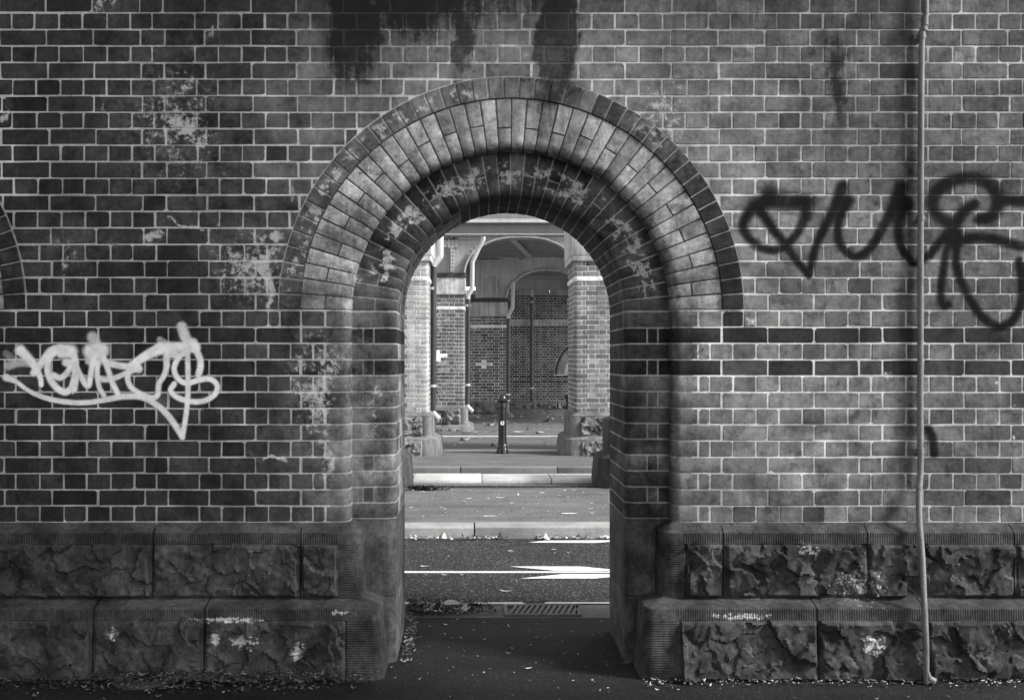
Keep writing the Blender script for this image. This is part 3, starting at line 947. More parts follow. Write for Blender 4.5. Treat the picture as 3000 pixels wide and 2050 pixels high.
def graffiti(strokes, ox, oy, sc, mat, label, soft=.55, ystand=.0022, step=.0042):
    segs = []
    for pts, w, a in strokes:
        c = catmull([(ox + p[0] / sc, oy + p[1] / sc) + ((p[2] / sc,) if len(p) > 2 else (w / sc,)) for p in pts])
        xz = np.stack([(c[:, 0] - VX) / 570, EYE - (c[:, 1] - VY) / 570], 1)
        segs.append((xz, c[:, 2] / 570 / 2, a))
    allp = np.concatenate([s[0] for s in segs])
    x0, z0 = allp.min(0) - .09; x1, z1 = allp.max(0) + .09
    x1 = min(x1, WALL_R - .1)
    gx = np.arange(x0, x1, step); gz = np.arange(z0, z1, step)
    GX, GZ = np.meshgrid(gx, gz)
    A = np.zeros_like(GX)
    for xz, w, a in segs:
        best = np.full(GX.shape, 9.0)
        for k in range(len(xz) - 1):
            p, q = xz[k], xz[k + 1]; d = q - p; l2 = max(float(d @ d), 1e-9)
            lo, hi = np.minimum(p, q) - .12, np.maximum(p, q) + .12
            ix = np.where((gx > lo[0]) & (gx < hi[0]))[0]; iz = np.where((gz > lo[1]) & (gz < hi[1]))[0]
            if len(ix) == 0 or len(iz) == 0: continue
            sl = np.s_[iz[0]:iz[-1] + 1, ix[0]:ix[-1] + 1]
            t = np.clip(((GX[sl] - p[0]) * d[0] + (GZ[sl] - p[1]) * d[1]) / l2, 0, 1)
            dist = np.hypot(GX[sl] - p[0] - t * d[0], GZ[sl] - p[1] - t * d[1]) / (w[k] + (w[k + 1] - w[k]) * t)
            best[sl] = np.minimum(best[sl], dist)
        f = np.clip((1 + soft - best) / (2 * soft), 0, 1); f = f * f * (3 - 2 * f) * a
        over = np.clip((2.1 - best) / 2.1, 0, 1) ** 2 * .16 * a
        f = np.maximum(f, over)
        A = 1 - (1 - A) * (1 - f)
    idx = -np.ones(A.shape, int); vs = []; al = []; fs = []
    keep = A > .015
    cell = keep[:-1, :-1] | keep[1:, :-1] | keep[:-1, 1:] | keep[1:, 1:]
    for i, jx in zip(*np.where(cell)):
        q = []
        for a, b in ((i, jx), (i, jx + 1), (i + 1, jx + 1), (i + 1, jx)):
            if idx[a, b] < 0:
                idx[a, b] = len(vs); vs.append((GX[a, b], -ystand, GZ[a, b])); al.append(float(A[a, b]))
            q.append(int(idx[a, b]))
        fs.append(tuple(q))
    me = bpy.data.meshes.new('graffiti_tag')
    c = Vector(((x0 + x1) / 2, -ystand, (z0 + z1) / 2))
    me.from_pydata([tuple(Vector(v) - c) for v in vs], [], fs)
    at = me.attributes.new('paint', 'FLOAT', 'POINT'); at.data.foreach_set('value', al)
    me.update()
    o = link('graffiti_tag', me, mat, wall, c)
    o['label'] = label
    return o

WS_W = 1.12
WS = [
    ([(200, 320, 90), (290, 410, 70), (360, 510, 55), (395, 590, 44), (402, 655, 42)], 55, 1),
    ([(330, 540), (385, 470), (440, 390), (500, 320), (590, 290)], 60, .95),
    ([(580, 300), (500, 370), (466, 460), (478, 570), (540, 670), (620, 722), (685, 700), (722, 610), (738, 500), (725, 380), (650, 300)], 56, 1),
    ([(520, 560), (590, 585), (650, 540), (690, 480)], 50, 1),
    ([(735, 500), (735, 600), (722, 690)], 56, 1), ([(715, 690), (712, 735)], 14, .9), ([(738, 690), (741, 730)], 12, .9),
    ([(600, 330), (690, 330)], 110, 1), ([(640, 440), (710, 440)], 60, .9),
    ([(735, 470), (790, 570), (832, 650), (865, 660), (882, 570), (900, 450), (925, 330)], 46, 1),
    ([(880, 330), (990, 320)], 120, 1), ([(900, 190), (930, 260)], 90, .55), ([(870, 420), (960, 430)], 70, .7),
    ([(950, 440), (948, 560), (968, 680), (1010, 755)], 42, 1),
    ([(985, 340), (1040, 470), (1090, 620), (1150, 745)], 46, 1),
    ([(955, 580), (1010, 605), (1110, 590), (1220, 545), (1350, 495)], 44, 1),
    ([(1040, 440), (1180, 470), (1340, 480)], 56, .95), ([(1290, 460), (1350, 500)], 70, .9),
    ([(1560, 285, 70), (1430, 355, 62), (1335, 430, 56), (1258, 520, 50), (1245, 610, 46), (1290, 690, 46), (1390, 752, 46), (1490, 780, 46), (1536, 745, 46), (1546, 645, 46), (1598, 560, 46), (1622, 470, 50), (1625, 380, 60), (1690, 320, 70)], 50, 1),
    ([(1330, 430), (1440, 370), (1560, 325), (1700, 320)], 66, 1),
    ([(1560, 290), (1720, 290), (1900, 290)], 84, .95), ([(1640, 340), (1720, 370)], 60, .9),
    ([(1770, 90), (1800, 180), (1850, 280)], 84, .75), ([(1880, 240), (1900, 300)], 70, .8), ([(1560, 220), (1620, 260)], 60, .35),
    ([(1900, 300), (1945, 400), (1950, 480), (1930, 560)], 54, 1),
    ([(1850, 310), (1750, 380), (1695, 490), (1730, 590), (1815, 638), (1930, 610), (2040, 597), (2112, 655), (2095, 740), (2000, 805), (1880, 818), (1745, 785), (1662, 715), (1695, 645)], 46, 1),
    ([(1825, 340), (1830, 600), (1825, 800), (1808, 960), (1775, 1160)], 44, .95),
    ([(60, 580, 60), (160, 625, 40), (270, 705, 36), (380, 758, 40), (520, 800, 44), (700, 825, 44), (860, 825, 44), (1020, 800, 46), (1200, 768, 50), (1370, 772, 50), (1500, 832, 50), (1600, 912, 52), (1700, 1040, 52), (1775, 1165, 44)], 45, .92),
    ([(80, 470), (180, 440), (320, 440)], 70, .5), ([(60, 350), (120, 400)], 60, .2),
]
WS = [([(p[0], p[1]) + ((p[2] * WS_W,) if len(p) > 2 else ()) for p in pts], w * WS_W, a) for pts, w, a in WS]
graffiti(WS, 0, 930, 3.32, M['spray_white'], 'white spray painted tag with an underline that ends in a downward point', .45)
BS = [
    ([(610, 300, 110), (450, 300, 120), (300, 285, 120), (175, 360, 84), (105, 470, 62), (130, 560, 56), (220, 645, 56), (330, 680, 56), (430, 650, 56), (520, 560, 56), (575, 460, 62), (600, 390, 90), (590, 320, 100)], 70, .95),
    ([(310, 200), (300, 290)], 90, .6),
    ([(240, 370, 70), (320, 490, 60), (430, 630, 54), (540, 780, 50), (622, 880, 46)], 60, .97),
    ([(628, 880, 46), (650, 760, 50), (690, 620, 54), (760, 480, 60), (830, 330, 70), (890, 180, 76)], 60, .97),
    ([(930, 290, 80), (870, 420, 60), (852, 560, 54), (890, 660, 54), (975, 730, 54), (1060, 710, 56), (1140, 620, 58), (1220, 480, 64), (1300, 330, 84), (1350, 190, 90)], 60, .97),
    ([(1380, 330, 110), (1330, 470, 64), (1340, 620, 54), (1390, 725, 54), (1470, 785, 54), (1560, 735, 54), (1660, 620, 60), (1760, 500, 70), (1840, 390, 80), (1930, 320, 70)], 60, .97),
    ([(1760, 490, 80), (1640, 400, 80), (1605, 280, 84), (1690, 170, 84), (1860, 110, 84), (2040, 150, 84), (2120, 270, 90), (2080, 400, 84), (1960, 440, 60)], 75, .93),
    ([(2130, 290), (2260, 290), (2420, 310), (2560, 360)], 78, .95),
    ([(1765, 520), (1712, 680), (1682, 880), (1668, 1040), (1690, 1120), (1725, 1112)], 50, .97),
    ([(1800, 540, 70), (1785, 700, 54), (1795, 820, 54), (1850, 980, 54), (1940, 1140, 54), (2040, 1245, 54), (2140, 1285, 54), (2240, 1235, 56), (2300, 1100, 56), (2312, 900, 56), (2285, 770, 56)], 60, .97),
    ([(1760, 630), (1890, 592), (2000, 580), (2150, 610), (2330, 655), (2500, 690)], 66, .97),
]
BS = [([(p[0], p[1]) + ((p[2] * 1.15,) if len(p) > 2 else ()) for p in pts], w * 1.15, a) for pts, w, a in BS]
graffiti(BS, 2140, 480, 2.702, M['spray_black'], 'black spray painted tag of large soft looping letters', .75)
graffiti([([(375, 175, 80), (415, 260, 84), (432, 400, 80)], 80, .93), ([(-275, 30, 60), (-330, 80, 70)], 60, .35)], 2600, 1200, 3.176, M['spray_black'], 'short black spray mark right of the conduit near the plinth', .6)

# --- conduit on the right of the arch
pipe = thing('conduit_pipe', 'thin pale conduit running down the wall to the ground right of the arch', 'pipe', (X(2692), -.03, 0))
pr = .0148
pth = [(X(2703), -.035, 3.9), (X(2703), -.035, Z(20)), (X(2702), -.035, Z(55)), (X(2697), -.035, Z(95)), (X(2694), -.024, Z(150)), (X(2691), -.024, Z(700)), (X(2690), -.024, Z(1250)), (X(2690), -.026, Z(1370)),
       (X(2691, 4.96), -.045, Z(1450, 4.96)), (X(2695, 4.91), -.085, Z(1530, 4.91)), (X(2702, 4.87), -.13, Z(1640, 4.87)), (X(2707, 4.81), -.19, Z(1760, 4.81)), (X(2712, 4.78), -.222, Z(1880, 4.78)), (X(2714, 4.77), -.226, Z(1970, 4.77)), (X(2715, 4.77), -.226, .005)]
c = catmull(pth, 5)
mb = MB(); mb.tube([tuple(p) for p in c], pr, 12); mb.build('tube', M['conduit'], pipe, pipe.location, 50)
for zz, rad in ((Z(70), .0175), (Z(115), .017), (Z(1250), .0162), (Z(1428), .0162)):
    k = int(np.argmin(abs(c[:, 2] - zz))); p = c[k]
    mb = MB(); mb.tube([(p[0], p[1], p[2] - .022), (p[0], p[1], p[2] + .022)], rad, 12); mb.build('coupling', M['conduit'], pipe, tuple(p), 50)
for zz in (Z(110), Z(640), Z(1320)):
    k = int(np.argmin(abs(c[:, 2] - zz))); p = c[k]
    mb = MB(); mb.box(p[0] - .032, p[0] + .032, -.006, .002, zz - .012, zz + .012); mb.tube([(p[0], p[1] - .002, zz - .012), (p[0], p[1] - .002, zz + .012)], .0165, 12); mb.box(p[0] - .014, p[0] + .014, p[1], -.004, zz - .011, zz + .011)
    mb.build('strap', M['conduit'], pipe, tuple(p), 50)
mb = MB(); mb.tube([(X(2716, 4.77), -.226, .06), (X(2722, 4.77), -.226, .03), (X(2738, 4.77), -.23, .016)], [.0155, .017, .018], 12); mb.build('foot_bend', M['conduit'], pipe, pipe.location, 50)

# --- things added out of view on this side to shade the wall
pil = thing('shade_pillar', 'unseen tall square stone pillar added at the right to shade the left of the wall', 'pillar', (3.5, -2.3, 0))  # added to cast soft shade over the wall's left part
mb = MB(); mb.box(3.1, 3.9, -3.4, -1.6, .5, 7.0); mb.build('shaft', M['pier_stone'], pil, pil.location)
mb = MB(); mb.box(3.0, 4.0, -3.5, -1.5, 0, .5); mb.build('base', M['pier_stone'], pil, pil.location)
mb = MB(); mb.box(3.0, 4.0, -3.5, -1.5, 7.0, 7.3); mb.build('capital', M['pier_stone'], pil, pil.location)
mb = MB()
cp = [(-.50, 4.75), (-.52, 4.52), (-.46, 4.47), (-.30, 4.40), (-.16, 4.30), (-.06, 4.22), (.0, 4.20), (.3, 4.20), (.3, 4.80), (-.44, 4.80)]
mb.loft([[(WALL_L, y, z) for y, z in cp], [(WALL_R, y, z) for y, z in cp]], .2)
mb.build('shade_cornice', M['pier_stone'], wall, (0, 0, 4.2), 30)  # added above the view to darken the top of the wall
bld = thing('shade_building', 'unseen plain tall brick building added left of the camera to cut the light on the wall', 'building', (-6.5, -4.5, 0))  # added to hold back sky light from the left
mb = MB(); mb.box(-9.5, -3.5, -8.0, -.9, 0, 9.5, .10); mb.build('wall', M['pier_brick'], bld, bld.location)
mb = MB(); mb.box(-9.7, -3.3, -8.2, -.7, 9.5, 9.8, .2); mb.build('parapet', M['pier_brick'], bld, bld.location)

# ================================================================== GROUND
def sheet(name, x0, x1, pts, mat, label=None):
    """strip along x; pts = [(y, z), ...]"""
    vs = []; fs = []
    for y, z in pts: vs += [(x0, y, z), (x1, y, z)]
    for k in range(len(pts) - 1): fs.append((2 * k, 2 * k + 1, 2 * k + 3, 2 * k + 2))
    o = link(name, mesh_from(vs, fs, name, None, False), mat)
    return structure(o)
sheet('ground', -400, 400, [(-300, -.02), (600, -.02)], M['ground'])
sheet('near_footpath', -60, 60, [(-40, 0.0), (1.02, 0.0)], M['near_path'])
sheet('gutter_strip', -60, 60, [(1.02, -.004), (1.40, -.004)], M['concrete']).color = (.12, .12, .12, 1)
sheet('road', -60, 60, [(1.40, 0.0), (3.74, 0.0)], M['road'])
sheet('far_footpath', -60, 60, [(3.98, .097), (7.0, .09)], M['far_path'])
sheet('inner_road', -60, 60, [(7.4, 0.0), (8.7, 0.0)], M['road'])
sheet('paved_yard', -60, 60, [(8.78, .098), (9.6, .07), (11.2, .01), (11.6, 0.0), (60, 0.0)], M['far_path'])

def kerb(name, prof_fn, y0, joints, tint, mat=M['concrete'], gap=.006):
    k = bpy.data.objects.new(name, None); C.objects.link(k); k.location = (0, y0, 0); structure(k)
    for a, b in zip(joints[:-1], joints[1:]):
        tt = tint * random.uniform(.88, 1.12)
        p = prof_fn(random.uniform(-.004, .004))
        q = inset2(p, .006)
        mb = MB()
        mb.loft([[(a + gap, y, z) for y, z in q], [(a + gap + .006, y, z) for y, z in p], [(b - gap - .006, y, z) for y, z in p], [(b - gap, y, z) for y, z in q]], tt)
        o = mb.build('kerb_stone', mat, k, ((a + b) / 2, y0, 0), 40)
    return k
def prof_kerb(y0, y1, z0, z1, r):
    def f(dz):
        p = [(y0, z0)]
        for i in range(5):
            a = i / 4 * PI / 2
            p.append((y0 + r - r * math.cos(a), z1 + dz - r + r * math.sin(a)))
        return p + [(y1, z1 + dz), (y1, z0)]
    return f
kerb('road_kerb', prof_kerb(3.70, 3.985, -.05, .10, .012), 3.7, [-7.2, -4.8, -2.4, X(1390, 8.9), 2.4, 4.8, 7.2], .29)
kj = X(1412, 12.0)
kerb('rounded_kerb', prof_kerb(6.97, 7.52, -.05, .145, .045), 6.97, [kj + .855 * i for i in range(-9, 9)], .50)
kj = X(1349, 13.63)
kerb('yard_kerb', prof_kerb(8.63, 8.80, -.05, .102, .012), 8.63, [kj + 1.36 * i for i in range(-5, 6)], .17)

def flat(name, polys, z, mat, parent=None, kind=True):
    mb = MB()
    for p in polys: mb.add([(x, y, z) for x, y in p], [tuple(range(len(p)))])
    o = mb.build(name, mat, parent, recalc=False)
    me = o.data
    for pl in me.polygons:
        if pl.normal.z < 0: pl.flip()
    if kind: structure(o)
    return o
def gp(px, py, z=0.0):
    p = ground_pt(px, py, z); return (p[0], p[1])
cy0, cy1 = gp(1400, 1678.6)[1], gp(1400, 1674.0)[1]
flat('centre_line_marking', [[(-40, cy0), (40, cy0), (40, cy1), (-40, cy1)]], .004, M['paint'])
r6 = lambda x, y: gp(1170 + x / 3.521, 1540 + y / 3.521)
flat('arrow_marking', [[r6(1135, 421), r6(1620, 466), r6(2350, 466), r6(2500, 480), r6(2155, 450), r6(1880, 422)],
                       [r6(1250, 545), r6(2020, 545), r6(2155, 533), r6(2450, 507), r6(2155, 502), r6(1690, 500)]], .004, M['paint'])
flat('lane_edge_marking', [[r6(1330, 174), r6(2020, 178), r6(2400, 150), r6(1500, 155)]], .004, M['paint'])
ey0, ey1 = gp(1400, 1770)[1], gp(1400, 1764.5)[1]
flat('road_edge_marking', [[(-40, ey0), (X(1540, 6.4), ey0), (X(1530, 6.4), ey1), (-40, ey1)], [(X(1592, 6.4), ey0 + .012), (40, ey0 + .012), (40, ey1), (X(1600, 6.4), ey1)]], .004, M['concrete']).color = (.5, .5, .5, 1)
for i, (a, b) in enumerate(((17.15, 17.55), (20.45, 20.75))):
    o = flat('pale_ground_strip', [[(-40, a - 5), (40, a - 5), (40, b - 5), (-40, b - 5)]], .004, M['concrete']); o.color = (.5, .5, .5, 1)  # pale strips laid flat across the yard
o = flat('dark_path_strip', [[(-40, 6.49), (40, 6.52), (40, 6.68), (-40, 6.66)]], .0985, M['road'])  # darker strip across the footpath

# ================================================================== PIERS
P_WIN = (1190, 1782)
def pier(d, xe, sd, width, depth, zbase, P, seed, label, group, tint, lit_edge_tint=None, crosses=(), band_t=.72, brick_to_cap=False):
    """sd=-1: pier left of the gap (its right edge at xe), +1: right of the gap. P: photo heights of its parts"""
    y0 = d - CAM_D
    t = thing('viaduct_pier', label, 'pier', (xe + sd * width / 2, y0, zbase), group)
    xf = xe + sd * width
    rr = random.Random(seed)
    zpl, zb0, zb1, zmo, zcap, ztop = (Z(P[k], d) for k in ('plinth', 'band0', 'band1', 'mould', 'cap', 'top'))
    tiers = Z(P['tier'], d)
    K = Courses(t, M['pier_brick'], 300, 'brick')
    pitch = 0.0835
    R = .055
    # courses from the plinth to the moulding, with the pale band between
    zs = []
    n = max(1, round((zb0 - zpl) / pitch)); zs += [(zpl + (zb0 - zpl) * i / n, zpl + (zb0 - zpl) * (i + 1) / n, 'b') for i in range(n)]
    zs.append((zb0, zb1, 'band'))
    n = max(1, round((zmo - zb1) / pitch)); zs += [(zb1 + (zmo - zb1) * i / n, zb1 + (zmo - zb1) * (i + 1) / n, 'b') for i in range(n)]
    for k, (z0, z1, kind) in enumerate(zs):
        proud = .012 if kind == 'band' else 0
        seq = [.235, .118] if k % 2 else [.13, .062, .225, .118, .235]
        us = [0.0]; i = 0
        while us[-1] < width - .02:
            w = seq[i] if i < len(seq) else [.235, .118][(i - len(seq)) % 2]
            us.append(min(width, us[-1] + w + rr.uniform(-.004, .004))); i += 1
        if kind == 'band':
            us = list(np.linspace(0, width, int(width / .12) + 1))
        ivs = [(a, b, None) for a, b in zip(us[:-1], us[1:])]
        zc = (z0 + z1) / 2
        for (cxp, cyp) in crosses:
            cu = (X(cxp, d) - xe) * sd; cz = Z(cyp, d)
            rowd = round((zc - cz) / pitch)
            if abs(zc - cz) < pitch * 1.5:
                arms = [(cu - .24, cu - .004), (cu + .004, cu + .24)] if abs(zc - cz) < pitch * .5 else [(cu - .068, cu + .068)]
                lo, hi = arms[0][0], arms[-1][1]
                new = []
                for a, b, q in ivs:
                    if b <= lo or a >= hi: new.append((a, b, q)); continue
                    if a < lo - .03: new.append((a, lo, q))
                    if b > hi + .03: new.append((hi, b, q))
                ivs = sorted(new + [(a, b, .9) for a, b in arms])
        for a, b, force in ivs:
            xa, xb = sorted((xe + sd * a, xe + sd * b))
            px, py = to_px((xa + xb) / 2, y0, zc)
            vis = P_WIN[0] < px < P_WIN[1] and 640 < py < 1300
            tt = tint * rr.uniform(.7, 1.25)
            if rr.random() < .12: tt *= 1.35
            if lit_edge_tint and a < .32: tt = lit_edge_tint * rr.uniform(.85, 1.12)  # sunlight on the gap-side edge put into its brick tint
            if kind == 'band': tt = band_t * rr.uniform(.9, 1.05)
            if force: tt = force
            if a == 0.0:
                pr = bull_profile(xe, xe + sd * (b - .008), y0 - proud, y0 + .12, R, 5)
                K.loops(prism_z(pr, z0 + .004, z1 - .004), tt, vis, (b - a) * (z1 - z0))
            else:
                K.rect(xa, xb, z0, z1, y0 - proud, tt, vis, .009, .1)
        # flank facing the gap
        yy = y0 + .13
        while yy < y0 + depth - .05:
            w = .235 if (k + int(yy * 10)) % 2 else .118
            y2 = min(yy + w, y0 + depth)
            tt = tint * rr.uniform(.7, 1.25)
            xa, xb = sorted((xe - sd * proud, xe + sd * .1))
            K.loops(prism_z([(xa, yy), (xb, yy), (xb, y2 - .009), (xa, y2 - .009)], z0 + .004, z1 - .004), tt if kind != 'band' else band_t, False, .01)
            yy = y2
    K.build('brick_courses')
    mb = MB()
    pr = bull_profile(xe + sd * .004, xf, y0 + .004, y0 + depth - .004, R)
    mb.loft([[(x, y, zpl - .02) for x, y in pr], [(x, y, zmo + .001) for x, y in pr]])
    mb.build('mortar_core', M['pier_mortar'], t, t.location, 40)
    # capital
    def slab(name, z0, z1, proj, mat, r=.02):
        mb = MB()
        p = bull_profile(xe - sd * proj, xf, y0 - proj, y0 + depth + proj, r)
        mb.loft(prism_z(p, z0, z1, .006)); mb.build(name, mat, t, (xe, y0, z0), 40)
    slab('moulding', zmo + .001, zcap - .001, .05, M['pale_stone'], .03)
    slab('cap_stone', zcap, ztop, .02 if not P.get('capproj') else P['capproj'], M[P.get('capmat', 'pier_stone')])
    if 'plate' in P: slab('bearing_plate', ztop + .001, Z(P['plate'], d), .04, M['plate'])
    # plinth: two rock faced tiers
    path = TierPath(xf, xe, -sd, depth, .03, y0)
    for (zlo, zhi, olo, ohi, sl, zs_) in ((tiers, zpl - .05, .075, .07, -.005, zpl + .002), (zbase - .02, tiers - .06, .22, .185, .06, tiers + .004)):
        L = path.total; us = [0.0, path.L1 - .9, L]
        for i, (a, b) in enumerate(zip(us[:-1], us[1:])):
            if b - a < .05: continue
            seed += 1
            tier_stone(path, a, b, zlo, zhi, olo, ohi, sl, zs_, .02, seed, None if i == 0 else path.L1 - .06, M['pier_stone'], t, 'plinth_stone', .022, 1.25)
    mb = MB(); xa, xb = sorted((xe + sd * .04, xf)); mb.box(xa, xb, y0 + .04, y0 + depth - .04, zbase, zpl); mb.build('plinth_core', M['pier_stone'], t, t.location)
    return t

P1 = dict(plinth=1208, tier=1275, band0=823, band1=810, mould=765, cap=748, top=640, capmat='pale_stone', capproj=.06)
pier(16.4, X(1255, 16.4), -1, 2.2, 1.2, 0, P1, 400, 'left brick pier of the front row, beside the thickest drainpipe', None, .20, .36)
pier(16.4, X(1683, 16.4), 1, 2.4, 1.2, 0, P1, 420, 'sunlit brick pier right of the bollard, on a battered stone plinth', None, .19)
pier(22.3, X(1361, 22.3), -1, 2.6, 1.2, 0, dict(plinth=1187, tier=1241, band0=907, band1=898, mould=863, cap=852, top=813, plate=800, capmat='pale_stone'), 440,
     'brick pier with half a white cross showing beside the drainpipe', None, .13, None, [(1280, 1043)])
pier(27.8, X(1485, 27.8), -1, 2.6, 1.2, 0, dict(plinth=1173, tier=1210, band0=960, band1=952, mould=926, cap=920, top=885, plate=873, capmat='pale_stone'), 460,
     'brick pier bearing a whole white cross, directly behind the bollard', None, .12, None, [(1418, 1065)])
# the nearest pair of stone bases, seen only at the edges of the opening
def stub(d, xe, sd, zb, ztier, ztop, seed, label):
    y0 = d - CAM_D
    t = thing('stone_base', label, 'stone base', (xe + sd * .5, y0, zb))
    path = TierPath(xe + sd * 1.1, xe, -sd, .5, .03, y0)
    for (zlo, zhi, olo, ohi, sl, zs_) in ((ztier, ztop - .05, .075, .07, -.06, ztop), (zb - .02, ztier - .06, .22, .185, .06, ztier + .004)):
        seed += 1
        tier_stone(path, 0.0, path.total, zlo, zhi, olo, ohi, sl, zs_, .02, seed, path.L1 - .02, M['dark_stone'], t, 'plinth_stone', .018, 1.3)
    mb = MB(); xa, xb = sorted((xe + sd * .02, xe + sd * 1.1)); mb.box(xa, xb, y0 + .03, y0 + .5, zb, ztop - .02); mb.build('plinth_core', M['pier_stone'], t, t.location)
stub(11.6, X(1192, 11.6) - .16, -1, .09, .50, .93, 480, 'rough stone base at the left edge of the arch opening')
stub(11.6, X(1752, 11.6) + .19, 1, .09, .50, .93, 490, 'rough stone base at the right edge of the arch opening')

# ================================================================== FAR WALL
FD = 33.0; FY = FD - CAM_D
fw = thing('far_wall', 'farthest brick wall with pale stone band and half a blind arch', 'wall', (X(1640, FD), FY, 0))
K = Courses(fw, M['pier_brick'], 300, 'brick')
frr = random.Random(77)
fz0, fband0, fband1, ftop = Z(1172, FD), Z(955, FD), Z(936, FD), Z(864, FD)
fcx, fcz, fR = X(1735, FD), Z(1097, FD), 1.29
fx0, fx1 = X(1370, FD) - 2.5, X(1800, FD) + 3.2
rows = []
n = round((fband0 - fz0) / .0835); rows += [(fz0 + (fband0 - fz0) * i / n, fz0 + (fband0 - fz0) * (i + 1) / n) for i in range(n)]
n = round((ftop - fband1) / .0835); rows += [(fband1 + (ftop - fband1) * i / n, fband1 + (ftop - fband1) * (i + 1) / n) for i in range(n)]
for k, (z0, z1) in enumerate(rows):
    zc = (z0 + z1) / 2
    x = fx0 - (.06 if k % 2 else 0)
    py = to_px(0, FY, zc)[1]
    dark = abs(py - 1103) < 3.4 or abs(py - 1117.5) < 3.4
    while x < fx1:
        w = .24 if k % 2 else .12
        a, b = x, x + w
        x += w
        if zc > fcz:
            hx = math.sqrt(max(0, fR ** 2 - (zc - fcz) ** 2))
            if hx > 0:
                if a > fcx - hx and b < fcx + hx: continue
                if a < fcx - hx < b: b = fcx - hx
                elif a < fcx + hx < b: a = fcx + hx
        tt = .02 if dark else .095 * frr.uniform(.6, 1.35)
        px = to_px((a + b) / 2, FY, zc)[0]
        K.rect(a, b, z0, z1, FY, tt, 1490 < px < 1690, .012, .08)
K.build('brick_courses')
A = Courses(fw, M['pier_brick'], 300, 'arch_brick')
for r0, r1, n, tb in ((1.185, 1.28, 48, .035), (.93, 1.178, 42, .20), (.66, .92, 34, .15)):
    for i in range(n):
        t0, t1 = PI * i / n + .004, PI * (i + 1) / n - .004
        p = box_ring(r0, r1, FY - .004 + (1.18 - r1 if r1 < 1 else 0) * .3, FY + .1)
        A.loops([[(fcx + r * math.cos(a), y, fcz + r * math.sin(a)) for r, y in p] for a in (t0, t1)], tb * frr.uniform(.75, 1.25), t0 > PI / 2, .01)
A.build('arch_brickwork')
mb = MB(); mb.box(fx0, fx1, FY + .004, FY + .7, 0, Z(858, FD)); mb.build('mortar_core', M['far_mortar'], fw, fw.location)
fz = 0
for nm, a, b, pj in (('string_course', 955, 936, .06), ('coping_stone', 864, 851, .07)):
    xs = [fx0, X(1533, FD), X(1636, FD), X(1720, FD), fx1] if nm == 'string_course' else [fx0, X(1560, FD), X(1610, FD), X(1690, FD), fx1]
    for x0, x1 in zip(xs[:-1], xs[1:]):
        mb = MB(); mb.loft([[(x, y, z) for y, z in q] for x, q in ((x0 + .008, inset2([(FY - pj, Z(a, FD) + .004), (FY + .1, Z(a, FD) + .004), (FY + .1, Z(b, FD)), (FY - pj + .03, Z(b, FD))], .01)), (x0 + .018, [(FY - pj, Z(a, FD) + .004), (FY + .1, Z(a, FD) + .004), (FY + .1, Z(b, FD)), (FY - pj + .03, Z(b, FD))]),
                                                                  (x1 - .018, [(FY - pj, Z(a, FD) + .004), (FY + .1, Z(a, FD) + .004), (FY + .1, Z(b, FD)), (FY - pj + .03, Z(b, FD))]), (x1 - .008, inset2([(FY - pj, Z(a, FD) + .004), (FY + .1, Z(a, FD) + .004), (FY + .1, Z(b, FD)), (FY - pj + .03, Z(b, FD))], .01)))])
        mb.build(nm, M['pale_stone'], fw, (x0, FY, Z(a, FD)))
path = TierPath(fx0, fx1, 1, .5, .03, FY)
us = [0, X(1480, FD) - fx0, X(1560, FD) - fx0, X(1632, FD) - fx0, X(1700, FD) - fx0, path.total]
for i, (a, b) in enumerate(zip(us[:-1], us[1:])):
    tier_stone(path, a, b, -.02, fz0 - .05, .12, .10, 0.0, fz0, .05, 520 + i, None, M['pier_stone'], fw, 'plinth_stone', .03, 1.5, .008)
wl = thing('wall_lamp', 'small bulkhead lamp high on the farthest wall', 'lamp', (X(1665, FD), FY, Z(885, FD)))
mb = MB(); mb.box(X(1660, FD), X(1670, FD), FY - .12, FY - .002, Z(891, FD), Z(885, FD)); mb.build('housing', M['pipe_light'], wl, wl.location)
v, f = lathe([(.001, .0), (.06, .01), (.07, .06), (.05, .10), (.001, .115)], 12)
mb = MB(); mb.add(v, f, 0, (X(1664, FD), FY - .12, Z(884, FD))); mb.build('lamp_head', M['pipe_light'], wl, wl.location, 50)

wb = thing('wheelie_bin', 'dark bin standing against the plinth of the farthest wall', 'bin', (X(1668, 32.2), 27.2, 0))
bx0, bx1 = X(1657, 32.2), X(1682, 32.2)
mb = MB(); mb.loft([[(bx0 + .05, 26.95, .04), (bx1 - .05, 26.95, .04), (bx1 - .05, 27.4, .04), (bx0 + .05, 27.4, .04)], [(bx0, 26.9, .42), (bx1, 26.9, .42), (bx1, 27.45, .42), (bx0, 27.45, .42)]]); mb.build('body', M['bin'], wb, wb.location)
mb = MB(); mb.box(bx0 - .02, bx1 + .02, 26.87, 27.47, .421, .47); mb.build('lid', M['bin'], wb, wb.location)
for xx in (bx0 + .05, bx1 - .05):
    mb = MB(); mb.tube([(xx - .02, 27.42, .06), (xx + .02, 27.42, .06)], .06, 12); mb.build('wheel', M['plate'], wb, (xx, 27.42, .06), 50)

# ================================================================== IRONWORK
def rivet_mb(mb, x, y, z, r=.027):
    n = 6
    v = [(x + r * math.cos(k * PI / 3), y, z + r * math.sin(k * PI / 3)) for k in range(n)] + [(x + .6 * r * math.cos(k * PI / 3), y - r * .7, z + .6 * r * math.sin(k * PI / 3)) for k in range(n)]
    f = [(k, (k + 1) % n, n + (k + 1) % n, n + k) for k in range(n)] + [tuple(range(n, 2 * n))]
    mb.add(v, f)

